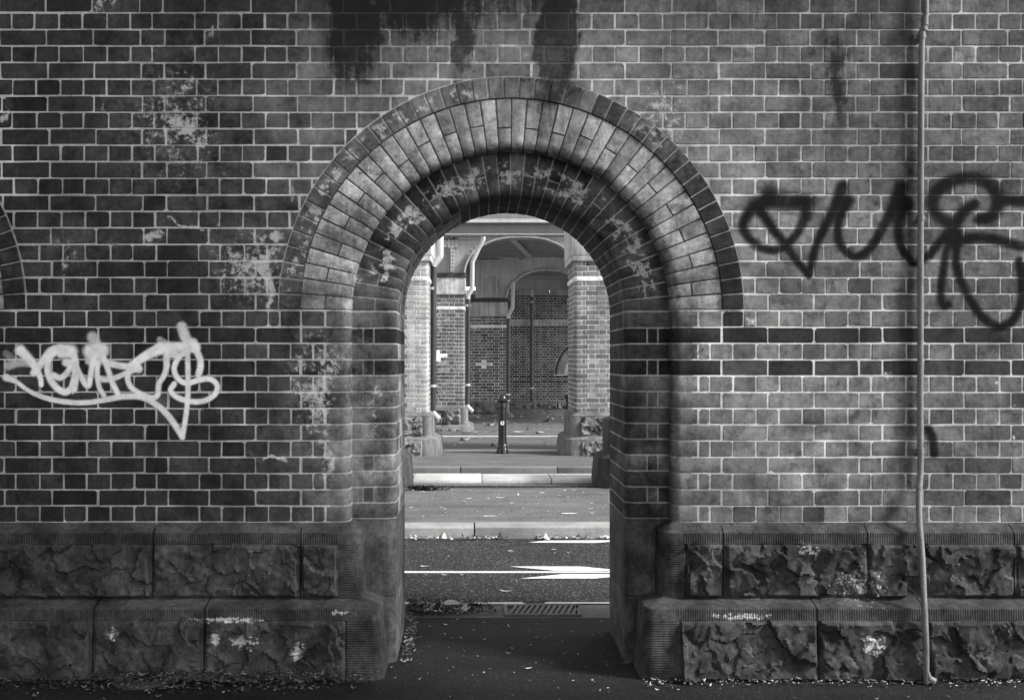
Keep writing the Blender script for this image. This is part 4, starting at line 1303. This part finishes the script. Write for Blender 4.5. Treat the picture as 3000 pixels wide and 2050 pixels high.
def girder(d, px_left, top_py, top2_py, arch, rivets_block, stiff, label, mirror_px, vpl):
    gm = M['girder_lit'] if vpl else M['girder']
    y = d - CAM_D
    g = thing('plate_girder', label, 'girder', (X(arch[len(arch) // 2][0], d), y, Z(top_py, d)), None)
    pts = [(X(a, d), Z(b, d)) for a, b in arch]
    zt = Z(top_py, d)
    # web: strip between arch and the top edge
    c = catmull([(p[0], p[1]) for p in pts], 6)
    xm = X(mirror_px, d)
    left = [p for p in c if p[0] <= xm + 1e-6]
    full = left + [np.array([2 * xm - p[0], p[1]]) for p in left[::-1]]
    x0 = X(px_left, d); x1 = 2 * xm - x0
    zb = pts[0][1]
    prof = [(x0, zt)] + [(x0, zb)] + [(p[0], p[1]) for p in full] + [(x1, zb), (x1, zt)]
    mb = MB()
    def quads(yy):
        q = [(x0, zb)] + [(p[0], p[1]) for p in full] + [(x1, zb)]
        return q
    q = quads(y)
    for (xa, za), (xb, zb_) in zip(q[:-1], q[1:]):
        if abs(xb - xa) < 1e-6: continue
        mb.add([(xa, y, za), (xb, y, zb_), (xb, y, zt), (xa, y, zt)], [(0, 1, 2, 3)])
        mb.add([(xa, y + .02, za), (xa, y + .02, zt), (xb, y + .02, zt), (xb, y + .02, zb_)], [(0, 1, 2, 3)])
        mb.add([(xa, y, za), (xa, y + .02, za), (xb, y + .02, zb_), (xb, y, zb_)], [(0, 1, 2, 3)])
    mb.build('web', gm, g, g.location)
    # flange plate following the arch
    mb = MB()
    F = full
    for i in range(len(F) - 1):
        a, b = F[i], F[i + 1]
        na = np.array([-(b[1] - a[1]), b[0] - a[0]]); na = na / (np.linalg.norm(na) + 1e-9)
        t_ = .03
        mb.add([(a[0], y - .13, a[1]), (b[0], y - .13, b[1]), (b[0], y + .15, b[1]), (a[0], y + .15, a[1]),
                (a[0] - na[0] * t_, y - .13, a[1] - na[1] * t_), (b[0] - na[0] * t_, y - .13, b[1] - na[1] * t_), (b[0] - na[0] * t_, y + .15, b[1] - na[1] * t_), (a[0] - na[0] * t_, y + .15, a[1] - na[1] * t_)],
               [(0, 1, 2, 3), (7, 6, 5, 4), (0, 4, 5, 1), (3, 2, 6, 7)])
    mb.build('arch_flange', gm, g, g.location)
    mb = MB(); mb.box(x0, x1, y - .14, y + .16, zt, zt + .025); mb.box(x0, x1, y - .03, y - .001, zt - .10, zt - .001)
    mb.build('top_flange', gm, g, g.location)
    # angle along the arch, with rivets
    rv = MB(); an = MB()
    acc = 0
    for i in range(len(F) - 1):
        a, b = F[i], F[i + 1]
        na = np.array([-(b[1] - a[1]), b[0] - a[0]]); L = np.linalg.norm(na); na = na / (L + 1e-9)
        if na[1] < 0 and abs(na[1]) > abs(na[0]): na = -na
        an.add([(a[0], y - .012, a[1]), (b[0], y - .012, b[1]), (b[0] + na[0] * .1, y - .012, b[1] + na[1] * .1), (a[0] + na[0] * .1, y - .012, a[1] + na[1] * .1)], [(0, 1, 2, 3)])
        acc += L
        if acc > .10:
            acc = 0
            rivet_mb(rv, a[0] + na[0] * .055, y - .012, a[1] + na[1] * .055)
            rv.tube([(a[0], y - .10, a[1] - .018), (a[0], y - .10, a[1] - .045)], .018, 6)
    an.build('arch_angle', gm, g, g.location)
    x = x0
    while x < x1:
        rivet_mb(rv, x, y - .03, zt - .05); x += .105
    for (pa, pb, qa, qb, nx, nz) in rivets_block:
        sp = MB(); sp.box(X(pa, d), X(pb, d), y - .03, y - .001, Z(qb, d), Z(qa, d)); sp.build('splice_plate', gm, g, (X(pa, d), y, Z(qb, d)))
        for i in range(nx):
            for jz in range(nz):
                fx = (i + .5) / nx; fz_ = (jz + .5) / nz
                rivet_mb(rv, X(pa + (pb - pa) * fx, d), y - .03, Z(qa + (qb - qa) * fz_, d), .027)
    for (ps, qa, qb) in stiff:
        xs = X(ps, d)
        sp = MB(); sp.box(xs - .012, xs + .012, y - .16, y - .019, Z(qb, d), Z(qa, d)); sp.box(xs - .075, xs + .075, y - .034, y - .0185, Z(qb, d), Z(qa, d) - .003)
        sp.build('stiffener', gm, g, (xs, y, Z(qb, d)))
        zz = Z(qb, d) + .05
        while zz < Z(qa, d) - .03:
            rivet_mb(rv, xs - .05, y - .034, zz, .027); rivet_mb(rv, xs + .05, y - .034, zz, .027); zz += .085
    stuff(rv.build('rivets', gm, g, g.location))
    return g

girder(22.3, 1120, 690, 690, [(1359, 800), (1363, 779), (1371, 760), (1384, 741), (1400, 727), (1416, 716), (1453, 701), (1490, 695), (1527, 693.5)],
       [(1297, 1341, 694, 726, 4, 4)], [(1322, 722, 798), (1250, 722, 798)], 'front arched plate girder, its left foot on the pier with half a cross', 1527, 0)
girder(27.8, 1393, 750, 750, [(1483, 873), (1486, 855), (1495, 837), (1508, 824), (1522, 812), (1537, 803), (1565, 793.5), (1603, 789)],
       [(1394, 1467, 757, 815, 7, 7), (1517, 1535, 757, 806, 2, 7)], [(1412, 812, 872), (1455, 812, 872)], 'rear arched plate girder, its left foot on the pier with a whole cross', 1603, 1)

# plain cross beams
def ibeam(d, px0, px1, top, fl, bot, label, end_curve=False):
    y = d - CAM_D
    b = thing('cross_beam', label, 'beam', ((X(px0, d) + X(px1, d)) / 2, y, Z(bot, d)))
    x0, x1 = X(px0, d), X(px1, d)
    mb = MB(); mb.box(x0, x1, y, y + .02, Z(bot, d) + .02, Z(top, d) - .02); mb.build('web', M['beam'] if fl else M['girder'], b, b.location)
    mb = MB(); mb.box(x0, x1, y - .16, y + .16, Z(top, d) - .019, Z(top, d)); mb.build('top_flange', M['girder'], b, b.location)
    mb = MB(); mb.box(x0, x1, y - .14, y + .16, Z(bot, d), Z(bot, d) + .019); mb.build('bottom_flange', M['girder'], b, b.location)
    if fl:
        mb = MB(); mb.box(x0, x1, y + .03, y + .06, Z(top, d) + .001, Z(top, d) + .6); mb.build('fascia', M['beam'], b, b.location)
        mb = MB(); mb.box(x0, x1, y - .17, y - .001, Z(fl, d), Z(top, d) - .022); mb.build('gutter_board', M['pipe_light'], b, b.location)
    return b
ibeam(20.0, 1230, 1900, 644, 655, 690, 'plain grey beam with a pale gutter along its top, above the arched girders')
b2 = ibeam(32.0, 1420, 1664, 815, None, 850, 'short flat grey beam under the rear girder, above the farthest wall')
mb = MB(); mb.box(X(1666, 32), X(1679, 32), 26.8, 27.3, Z(856, 32), Z(812, 32)); mb.build('end_plate', M['pipe_light'], b2, b2.location)

# corrugated deck, arched slightly, between the girders
mb = MB()
ys = np.arange(17.9, 34.0, .09)
deck_x0, deck_x1 = -2.2, 8.5
vs = []; fs = []
for i, yv in enumerate(ys):
    z = 4.66 + (.0 if (i // 3) % 2 else -.10)
    vs += [(deck_x0, yv, z), (deck_x1, yv, z)]
for i in range(len(ys) - 1): fs.append((2 * i, 2 * i + 1, 2 * i + 3, 2 * i + 2))
mb.add(vs, fs)
deck = mb.build('bridge_deck', M['deck'], None, None, None, False)
structure(deck)
# flat riveted strut under the deck
st = thing('riveted_strut', 'flat riveted iron strut crossing under the corrugated deck', 'strut', (X(1520, 24), 19.0, 4.4))
pa = Vector((X(1497, 22.9), 17.95, Z(697, 22.9))); pb = Vector((X(1551, 27.0), 22.0, Z(751, 27.0)))
dr = (pb - pa).normalized(); sdv = Vector((1, 0, 0)); nrm = dr.cross(sdv).normalized()
mb = MB(); w = .075
q = [pa - sdv * w, pa + sdv * w, pb + sdv * w, pb - sdv * w]
mb.add([tuple(p) for p in q] + [tuple(p + nrm * .015) for p in q], [(0, 1, 2, 3), (7, 6, 5, 4), (0, 4, 5, 1), (1, 5, 6, 2), (2, 6, 7, 3), (3, 7, 4, 0)])
mb.build('plate', M['pipe_light'], st, st.location)
rv = MB()
for i in range(34):
    for s in (-.045, .045):
        p = pa.lerp(pb, (i + .5) / 34) + sdv * s
        for sg in (1,):
            pp = p - Vector((0, .0, .004))
            rv.box(pp.x - .014, pp.x + .014, pp.y - .02, pp.y + .02, pp.z - .022, pp.z)
stuff(rv.build('rivets', M['pipe_light'], st, st.location))

# ================================================================== DOWNPIPES
def downpipe(d, pts, r, split, label, clips=(), outlet=None):
    y = d - CAM_D
    P = [Vector((X(a, d), y, Z(b, d))) for a, b in pts]
    t = thing('downpipe', label, 'drainpipe', (P[-1].x, y, P[-1].z))
    zsplit = Z(split, d)
    up = [p for p in P if p.z >= zsplit]; lo = [p for p in P if p.z < zsplit]
    xs = up[-1].x
    def path(Q):
        out = [tuple(Q[0])]
        for a, b in zip(Q[:-1], Q[1:]):
            out += [tuple(a.lerp(b, .08)), tuple(a.lerp(b, .92)), tuple(b)] if (b - a).length > .05 else [tuple(b)]
        return out
    end = Vector((xs, y, zsplit))
    mb = MB(); mb.tube(path(up + ([end] if (up[-1] - end).length > .01 else [])), r, 14); mb.build('upper_pipe', M['pipe_light'], t, t.location, 45)
    mb = MB(); mb.tube([(xs, y, zsplit - .004), tuple(lo[-1])], r * 1.04, 14); mb.build('lower_pipe', M['pipe_dark'], t, t.location, 45)
    mb = MB(); mb.tube([(xs, y, zsplit - .05), (xs, y, zsplit + .05)], r * 1.16, 14); mb.build('collar', M['pipe_dark'], t, (xs, y, zsplit), 45)
    for cpy, pale in clips:
        z = Z(cpy, d)
        xx = np.interp(-z, [-p.z for p in P], [p.x for p in P])
        mb = MB(); mb.tube([(xx, y, z - .025), (xx, y, z + .025)], r * 1.13, 14); mb.box(xx + r, xx + r * 1.7, y - .02, y + .02, z - .02, z + .02)
        mb.build('bracket', M['pipe_light'] if pale else M['pipe_dark'], t, (xx, y, z), 45)
    if outlet:
        p = lo[-1]
        mb = MB(); mb.tube([(p.x, y, p.z), (p.x + .02, y - .02, p.z - .05), (p.x + .12, y - .06, p.z - .14)], [r, r, r * .9], 12); mb.build('outlet', M['pipe_light'], t, tuple(p), 45)
    return t
downpipe(17.2, [(1290, 640), (1290, 752), (1270, 778), (1267, 792), (1267.5, 1205)], .056, 790, 'thickest drainpipe, pale above and dark below, right beside the front left pier', [(845, 1), (1130, 1)], True)
downpipe(21.4, [(1399, 650), (1412, 668), (1416, 684), (1416, 701), (1400, 733), (1384, 768), (1383, 845), (1371, 866), (1369, 885), (1369, 1186)], .0495, 883, 'tall drainpipe that zigzags past the front girder, bending twice', [(895, 1), (1127, 1), (1170, 0)], True)
downpipe(27.3, [(1503, 826), (1502, 900), (1489, 926), (1488, 945), (1488, 1176)], .052, 938, 'drainpipe with one jog near the whole white cross pier', [(1155, 1), (1130, 0)])
downpipe(32.75, [(1557, 852), (1557, 874), (1558, 1177)], .052, 873, 'straight drainpipe on the face of the farthest wall', [(885, 1), (1012, 0), (1080, 0), (1137, 1)])
downpipe(16.9, [(1674, 750), (1680, 764), (1681, 780), (1681, 1204)], .03, 768, 'thin dark drainpipe tucked against the sunlit right pier', [(800, 1), (1147, 1), (905, 0)])

# ================================================================== BOLLARD
bp = ground_pt(1472, 1328)
bol = thing('bollard', 'glossy black cast bollard with domed cap and white sticker', 'bollard', bp)
S_ = 1.0
def lath(name, prof, mat, n=28):
    v, f = lathe(prof, n); mb = MB(); mb.add(v, f, 0, bp); mb.build(name, mat, bol, bp, 35)
lath('foot', [(.108, 0), (.108, .085), (.102, .095), (.097, .10)], M['bollard'])
lath('base_moulding', [(.094, .1005), (.094, .125), (.088, .135), (.088, .15), (.078, .165)], M['bollard'])
lath('shaft', [(.076, .1655), (.071, .30), (.069, .50), (.067, .785)], M['bollard'], 12)
lath('neck_ring', [(.068, .7855), (.08, .79), (.083, .80), (.08, .812), (.068, .815)], M['bollard'])
lath('neck', [(.068, .8155), (.066, .875)], M['bollard'])
lath('cap', [(.07, .8755), (.085, .885), (.096, .90), (.097, .918), (.085, .935), (.072, .945), (.066, .96), (.062, .975), (.05, 1.0), (.028, 1.016), (.001, 1.021)], M['bollard'])
for s in (-1, 1):
    mb = MB(); mb.tube([(bp[0] + s * .09, bp[1], .905), (bp[0] + s * .125, bp[1], .905)], .014, 8); mb.build('chain_lug', M['pipe_light'], bol, (bp[0] + s * .1, bp[1], .905))
mb = MB()
loop = []
for sx, sz in ((-1, -.55), (-.62, -1), (.55, -1), (1, -.6), (1, .55), (.7, 1), (-.6, .95), (-1, .6)):
    a = -PI / 2 + sx * .032 / .0705
    loop.append((a, .53 + sz * .034))
for rr_ in (.0705, .0725): pass
inner = [(bp[0] - .004 + .0712 * math.cos(a), bp[1] + .0712 * math.sin(a), z) for a, z in loop]
outer = [(bp[0] - .004 + .0735 * math.cos(a), bp[1] + .0735 * math.sin(a), z) for a, z in loop]
mb.loft([inner, outer]); mb.build('sticker', M['sticker'], bol, (bp[0], bp[1] - .07, .53))

# ================================================================== SMALL THINGS ON THE GROUND
# drain grate
gc = ground_pt(1588, 1789)
gr = thing('drain_grate', 'cast iron drain grate with slanting bars in the gutter', 'grate', (gc[0], gc[1], -.004))
gw, gd = .24, .125
mb = MB()
for (a, b, c_, e) in ((-gw, gw, -gd, -gd + .018), (-gw, gw, gd - .018, gd), (-gw, -gw + .02, -gd + .018, gd - .018), (gw - .02, gw, -gd + .018, gd - .018)):
    mb.box(gc[0] + a, gc[0] + b, gc[1] + c_, gc[1] + e, -.003, .012)
mb.build('frame', M['iron'], gr, gr.location)
mb = MB(); mb.add([(gc[0] - gw, gc[1] - gd, -.002), (gc[0] + gw, gc[1] - gd, -.002), (gc[0] + gw, gc[1] + gd, -.002), (gc[0] - gw, gc[1] + gd, -.002)], [(0, 1, 2, 3)]); mb.build('pit', M['bin'], gr, gr.location)
for i in range(12):
    x = gc[0] - gw + .03 + i * .036
    y0_, y1_ = gc[1] - gd + .02, gc[1] + gd - .02
    mb = MB(); s = .05; w = .009
    mb.add([(x - w, y0_, -.001), (x + w, y0_, -.001), (x + s + w, y1_, -.001), (x + s - w, y1_, -.001), (x - w, y0_, .012), (x + w, y0_, .012), (x + s + w, y1_, .012), (x + s - w, y1_, .012)],
           [(0, 3, 2, 1), (4, 5, 6, 7), (0, 1, 5, 4), (1, 2, 6, 5), (2, 3, 7, 6), (3, 0, 4, 7)])
    mb.build('bar', M['iron'], gr, (x, gc[1], 0))
# utility cover near the left plinth
uc = ground_pt(424, 1989)
v, f = lathe([(.14, 0.001), (.14, .006), (.135, .009), (.001, .010)], 28)
cov = thing('utility_cover', 'worn round metal cover in the dark path by the left plinth', 'cover', uc)
mb = MB(); mb.add(v, f, 0, uc); mb.build('lid', M['iron'], cov, uc, 30)
v, f = lathe([(.155, 0.0005), (.155, .004), (.142, .004), (.142, .0005)], 28)
mb = MB(); mb.add(v, f, 0, uc); mb.build('rim', M['iron'], cov, uc, 30)

def leaf_geo(L, W, ang, curl, r):
    n = 6; vs = []; fs = []
    for i in range(n + 1):
        t = i / n
        w = W * math.sin(PI * min(max(t, .02), .98)) ** .8
        x = (t - .5) * L; z = .004 + curl * (t - .5) ** 2 * 4 + .002
        bend = .18 * L * math.sin(t * PI)
        vs += [(x, bend - w / 2, z + r.uniform(0, .002)), (x, bend, z + .004), (x, bend + w / 2, z + r.uniform(0, .002))]
    for i in range(n):
        a = i * 3
        fs += [(a, a + 3, a + 4, a + 1), (a + 1, a + 4, a + 5, a + 2)]
    ca, sa = math.cos(ang), math.sin(ang)
    return [(x * ca - y * sa, x * sa + y * ca, z) for x, y, z in vs], fs
lr = random.Random(3)
def one_leaf(px, py, z, Lpx, tint, label, group, cat='leaf', ang=None, wide=.2, name='fallen_leaf', curl=None):
    p = ground_pt(px, py, z); d = p[1] + CAM_D
    L = Lpx * d / FOC
    v, f = leaf_geo(L, L * wide, ang if ang is not None else lr.uniform(-.35, .35), lr.uniform(0, .012) if curl is None else curl, lr)
    mb = MB(); mb.add(v, f, tint, p); o = mb.build(name, M['litter'], None, p)
    tag(o, label, cat, group); return o
r5 = lambda x, y: (1170 + x / 3.63, 1200 + y / 3.63)
one_leaf(*r5(1808, 1112), .096, 45, .75, 'largest pale leaf on the footpath beyond the road', None, ang=.05, wide=.3)
one_leaf(*r5(968, 1140), .096, 40, .6, 'long thin pale leaf on the footpath, close behind the kerb joint', None, ang=.12, wide=.14)
for x, y, L, w in ((1080, 943, 27, 'slim pale leaf in the middle of the footpath, just in front of the dark strip'), (1520, 893, 18, 'curled pale leaf lying on the dark strip of the footpath'),
                   (1200, 998, 15, 'short pale leaf in the middle of the footpath, nearer than the slim one'), (745, 950, 15, 'small pale leaf left of the middle of the footpath, before the dark strip'),
                   (268, 880, 15, 'pale leaf at the left end of the dark footpath strip'), (130, 1046, 14, 'pale leaf on the footpath closest to the left jamb of the opening'),
                   (1860, 858, 12, 'tiny pale leaf on the footpath near the right stone base'), (1700, 918, 12, 'tiny pale leaf just in front of the right half of the dark strip')):
    one_leaf(*r5(x, y), .095, L, .6, w, 'pale leaves on the footpath')
for x, y, L, w in ((1128, 970, 24, 'long dark twig in the middle of the footpath beside the slim pale leaf'), (880, 1050, 14, 'short dark twig left of the middle of the footpath, nearer than the dark strip'),
                   (1360, 1128, 22, 'dark twig close behind the road kerb, left of the largest pale leaf'), (1405, 820, 14, 'dark twig lying just before the rounded pale kerb'),
                   (300, 1136, 18, 'dark twig close behind the road kerb at the left end'), (840, 838, 12, 'small dark twig between the rounded kerb and the dark strip'),
                   (1730, 938, 24, 'long dark twig on the right of the footpath in front of the dark strip'), (480, 882, 18, 'dark twig lying along the left part of the dark footpath strip'),
                   (1215, 590, 9, 'tiny dark twig on the far yard behind its grey kerb')):
    one_leaf(*r5(x, y), .095, L, .03, w, 'twigs on the footpath', 'twig', wide=.1, name='twig')
q6 = lambda x, y: (1170 + x / 3.521, 1540 + y / 3.521)
for x, y, L, w in ((1150, 267, 17, 'pale leaf in the middle of the far lane of the road'), (1592, 250, 13, 'pale leaf on the far lane above the arrow tip'),
                   (260, 427, 25, 'pale leaf just beyond the white centre line at the left jamb'), (465, 515, 18, 'pale leaf just in front of the white centre line on the left'),
                   (650, 515, 12, 'smaller pale leaf in front of the centre line, right of another'), (1103, 687, 38, 'longest pale leaf on the road, lying alone in the near lane'),
                   (1745, 287, 9, 'rightmost small pale leaf on the far lane'), (510, 320, 6, 'tiny pale speck of leaf on the left of the far lane'),
                   (1605, 287, 6, 'tiny pale speck of leaf on the far lane near the arrow'), (275, 517, 8, 'tiny pale leaf in front of the centre line nearest the left jamb')):
    one_leaf(*q6(x, y), .0, L, .6, w, 'pale leaves on the road', ang=lr.uniform(-.1, .1), wide=.16)

def scatter(name, n, region, size, tints, z0, zvar=.01, label=None, flat_=.5, seed=1):
    r = random.Random(seed); mb = MB()
    for _ in range(n):
        x, y, z = region(r)
        L = size * r.lognormvariate(0, .45)
        v, f = leaf_geo(L, L * r.uniform(.25, .6), r.uniform(0, 2 * PI), L * r.uniform(0, .3), r)
        tl = r.uniform(-.7, .7) * flat_; ct, s_t = math.cos(tl), math.sin(tl)
        v = [(a, b * ct - c_ * s_t, b * s_t + c_ * ct + abs(s_t) * L * .3) for a, b, c_ in v]
        mb.add(v, f, r.choice(tints) * r.uniform(.7, 1.2), (x, y, z0 + z + r.uniform(0, zvar)))
    return stuff(mb.build(name, M['litter'], recalc=False))
def reg_left(r):
    x = X(r.triangular(-150, 1130, 760), 4.8); u = abs(r.gauss(0, .5))
    return (x, -.20 - .13 * u, max(0, .04 - .05 * u) * (1 if x > -1.9 else .4))
scatter('leaf_litter', 1500, reg_left, .016, [.02, .02, .03, .05, .12], .0, .012, seed=2)
def reg_gutter(r):
    px = 1192 + abs(r.triangular(-280, 280, 0)); 
    return (X(px, 6.15), 1.02 + r.triangular(0, .36, .12), r.uniform(0, .03) * max(0, 1 - (px - 1192) / 330))
scatter('gutter_leaves', 1100, reg_gutter, .022, [.02, .02, .03, .05, .3], .0, .012, flat_=1.0, seed=3)
def reg_kerb(r):
    c_ = r.choice([1240, 1330, 1390, 1440, 1600, 1640, 1700, 1760, 1215]); px = r.gauss(c_, 22)
    return (X(px, 8.68), 3.69 - abs(r.gauss(0, .03)), 0)
scatter('kerb_leaves', 150, reg_kerb, .034, [.05, .4, .6, .6], .0, .015, flat_=1.0, seed=4)
def reg_near(r): return (r.gauss(r.choice((-1.6, .1, .6, 1.9)), .5), r.uniform(-.75, .95), 0)
scatter('path_flecks', 420, reg_near, .010, [.05, .12, .25, .5], .0, .003, seed=5)
def reg_rb(r): return (X(r.uniform(1890, 3010), 4.75), -.19 - abs(r.gauss(0, .05)), 0)
scatter('plinth_litter', 420, reg_rb, .013, [.02, .03, .06, .3, .5], .0, .01, seed=6)
def reg_far(r): return (r.uniform(-1.4, 3.8), r.uniform(4.1, 6.9), 0)
scatter('footpath_flecks', 500, reg_far, .016, [.03, .05, .5, .6], .096, .002, seed=7)
def reg_yard(r):
    y = r.triangular(12, 27.5, 19); return (r.uniform(-1.0, 3.2), y, 0)
scatter('yard_leaves', 260, reg_yard, .09, [.06, .4, .55], .0, .004, seed=8)
def reg_lj(r): return (ACX - R_IN + .02 + abs(r.gauss(0, .03)), r.uniform(.1, 1.0), 0)
scatter('jamb_litter', 160, reg_lj, .022, [.02, .04, .15, .3], .0, .012, seed=9)
def reg_root(r): return (X(r.triangular(1200, 1330, 1210), 11.5), 6.3 + r.gauss(0, .04), r.uniform(0, .02))
scatter('root_leaves', 120, reg_root, .05, [.02, .03, .04], .09, .01, seed=10)
print('near wall brick parts', n_main, 'objects', len(bpy.data.objects), 'tris~', sum(len(o.data.polygons) for o in bpy.data.objects if o.type == 'MESH') * 2)
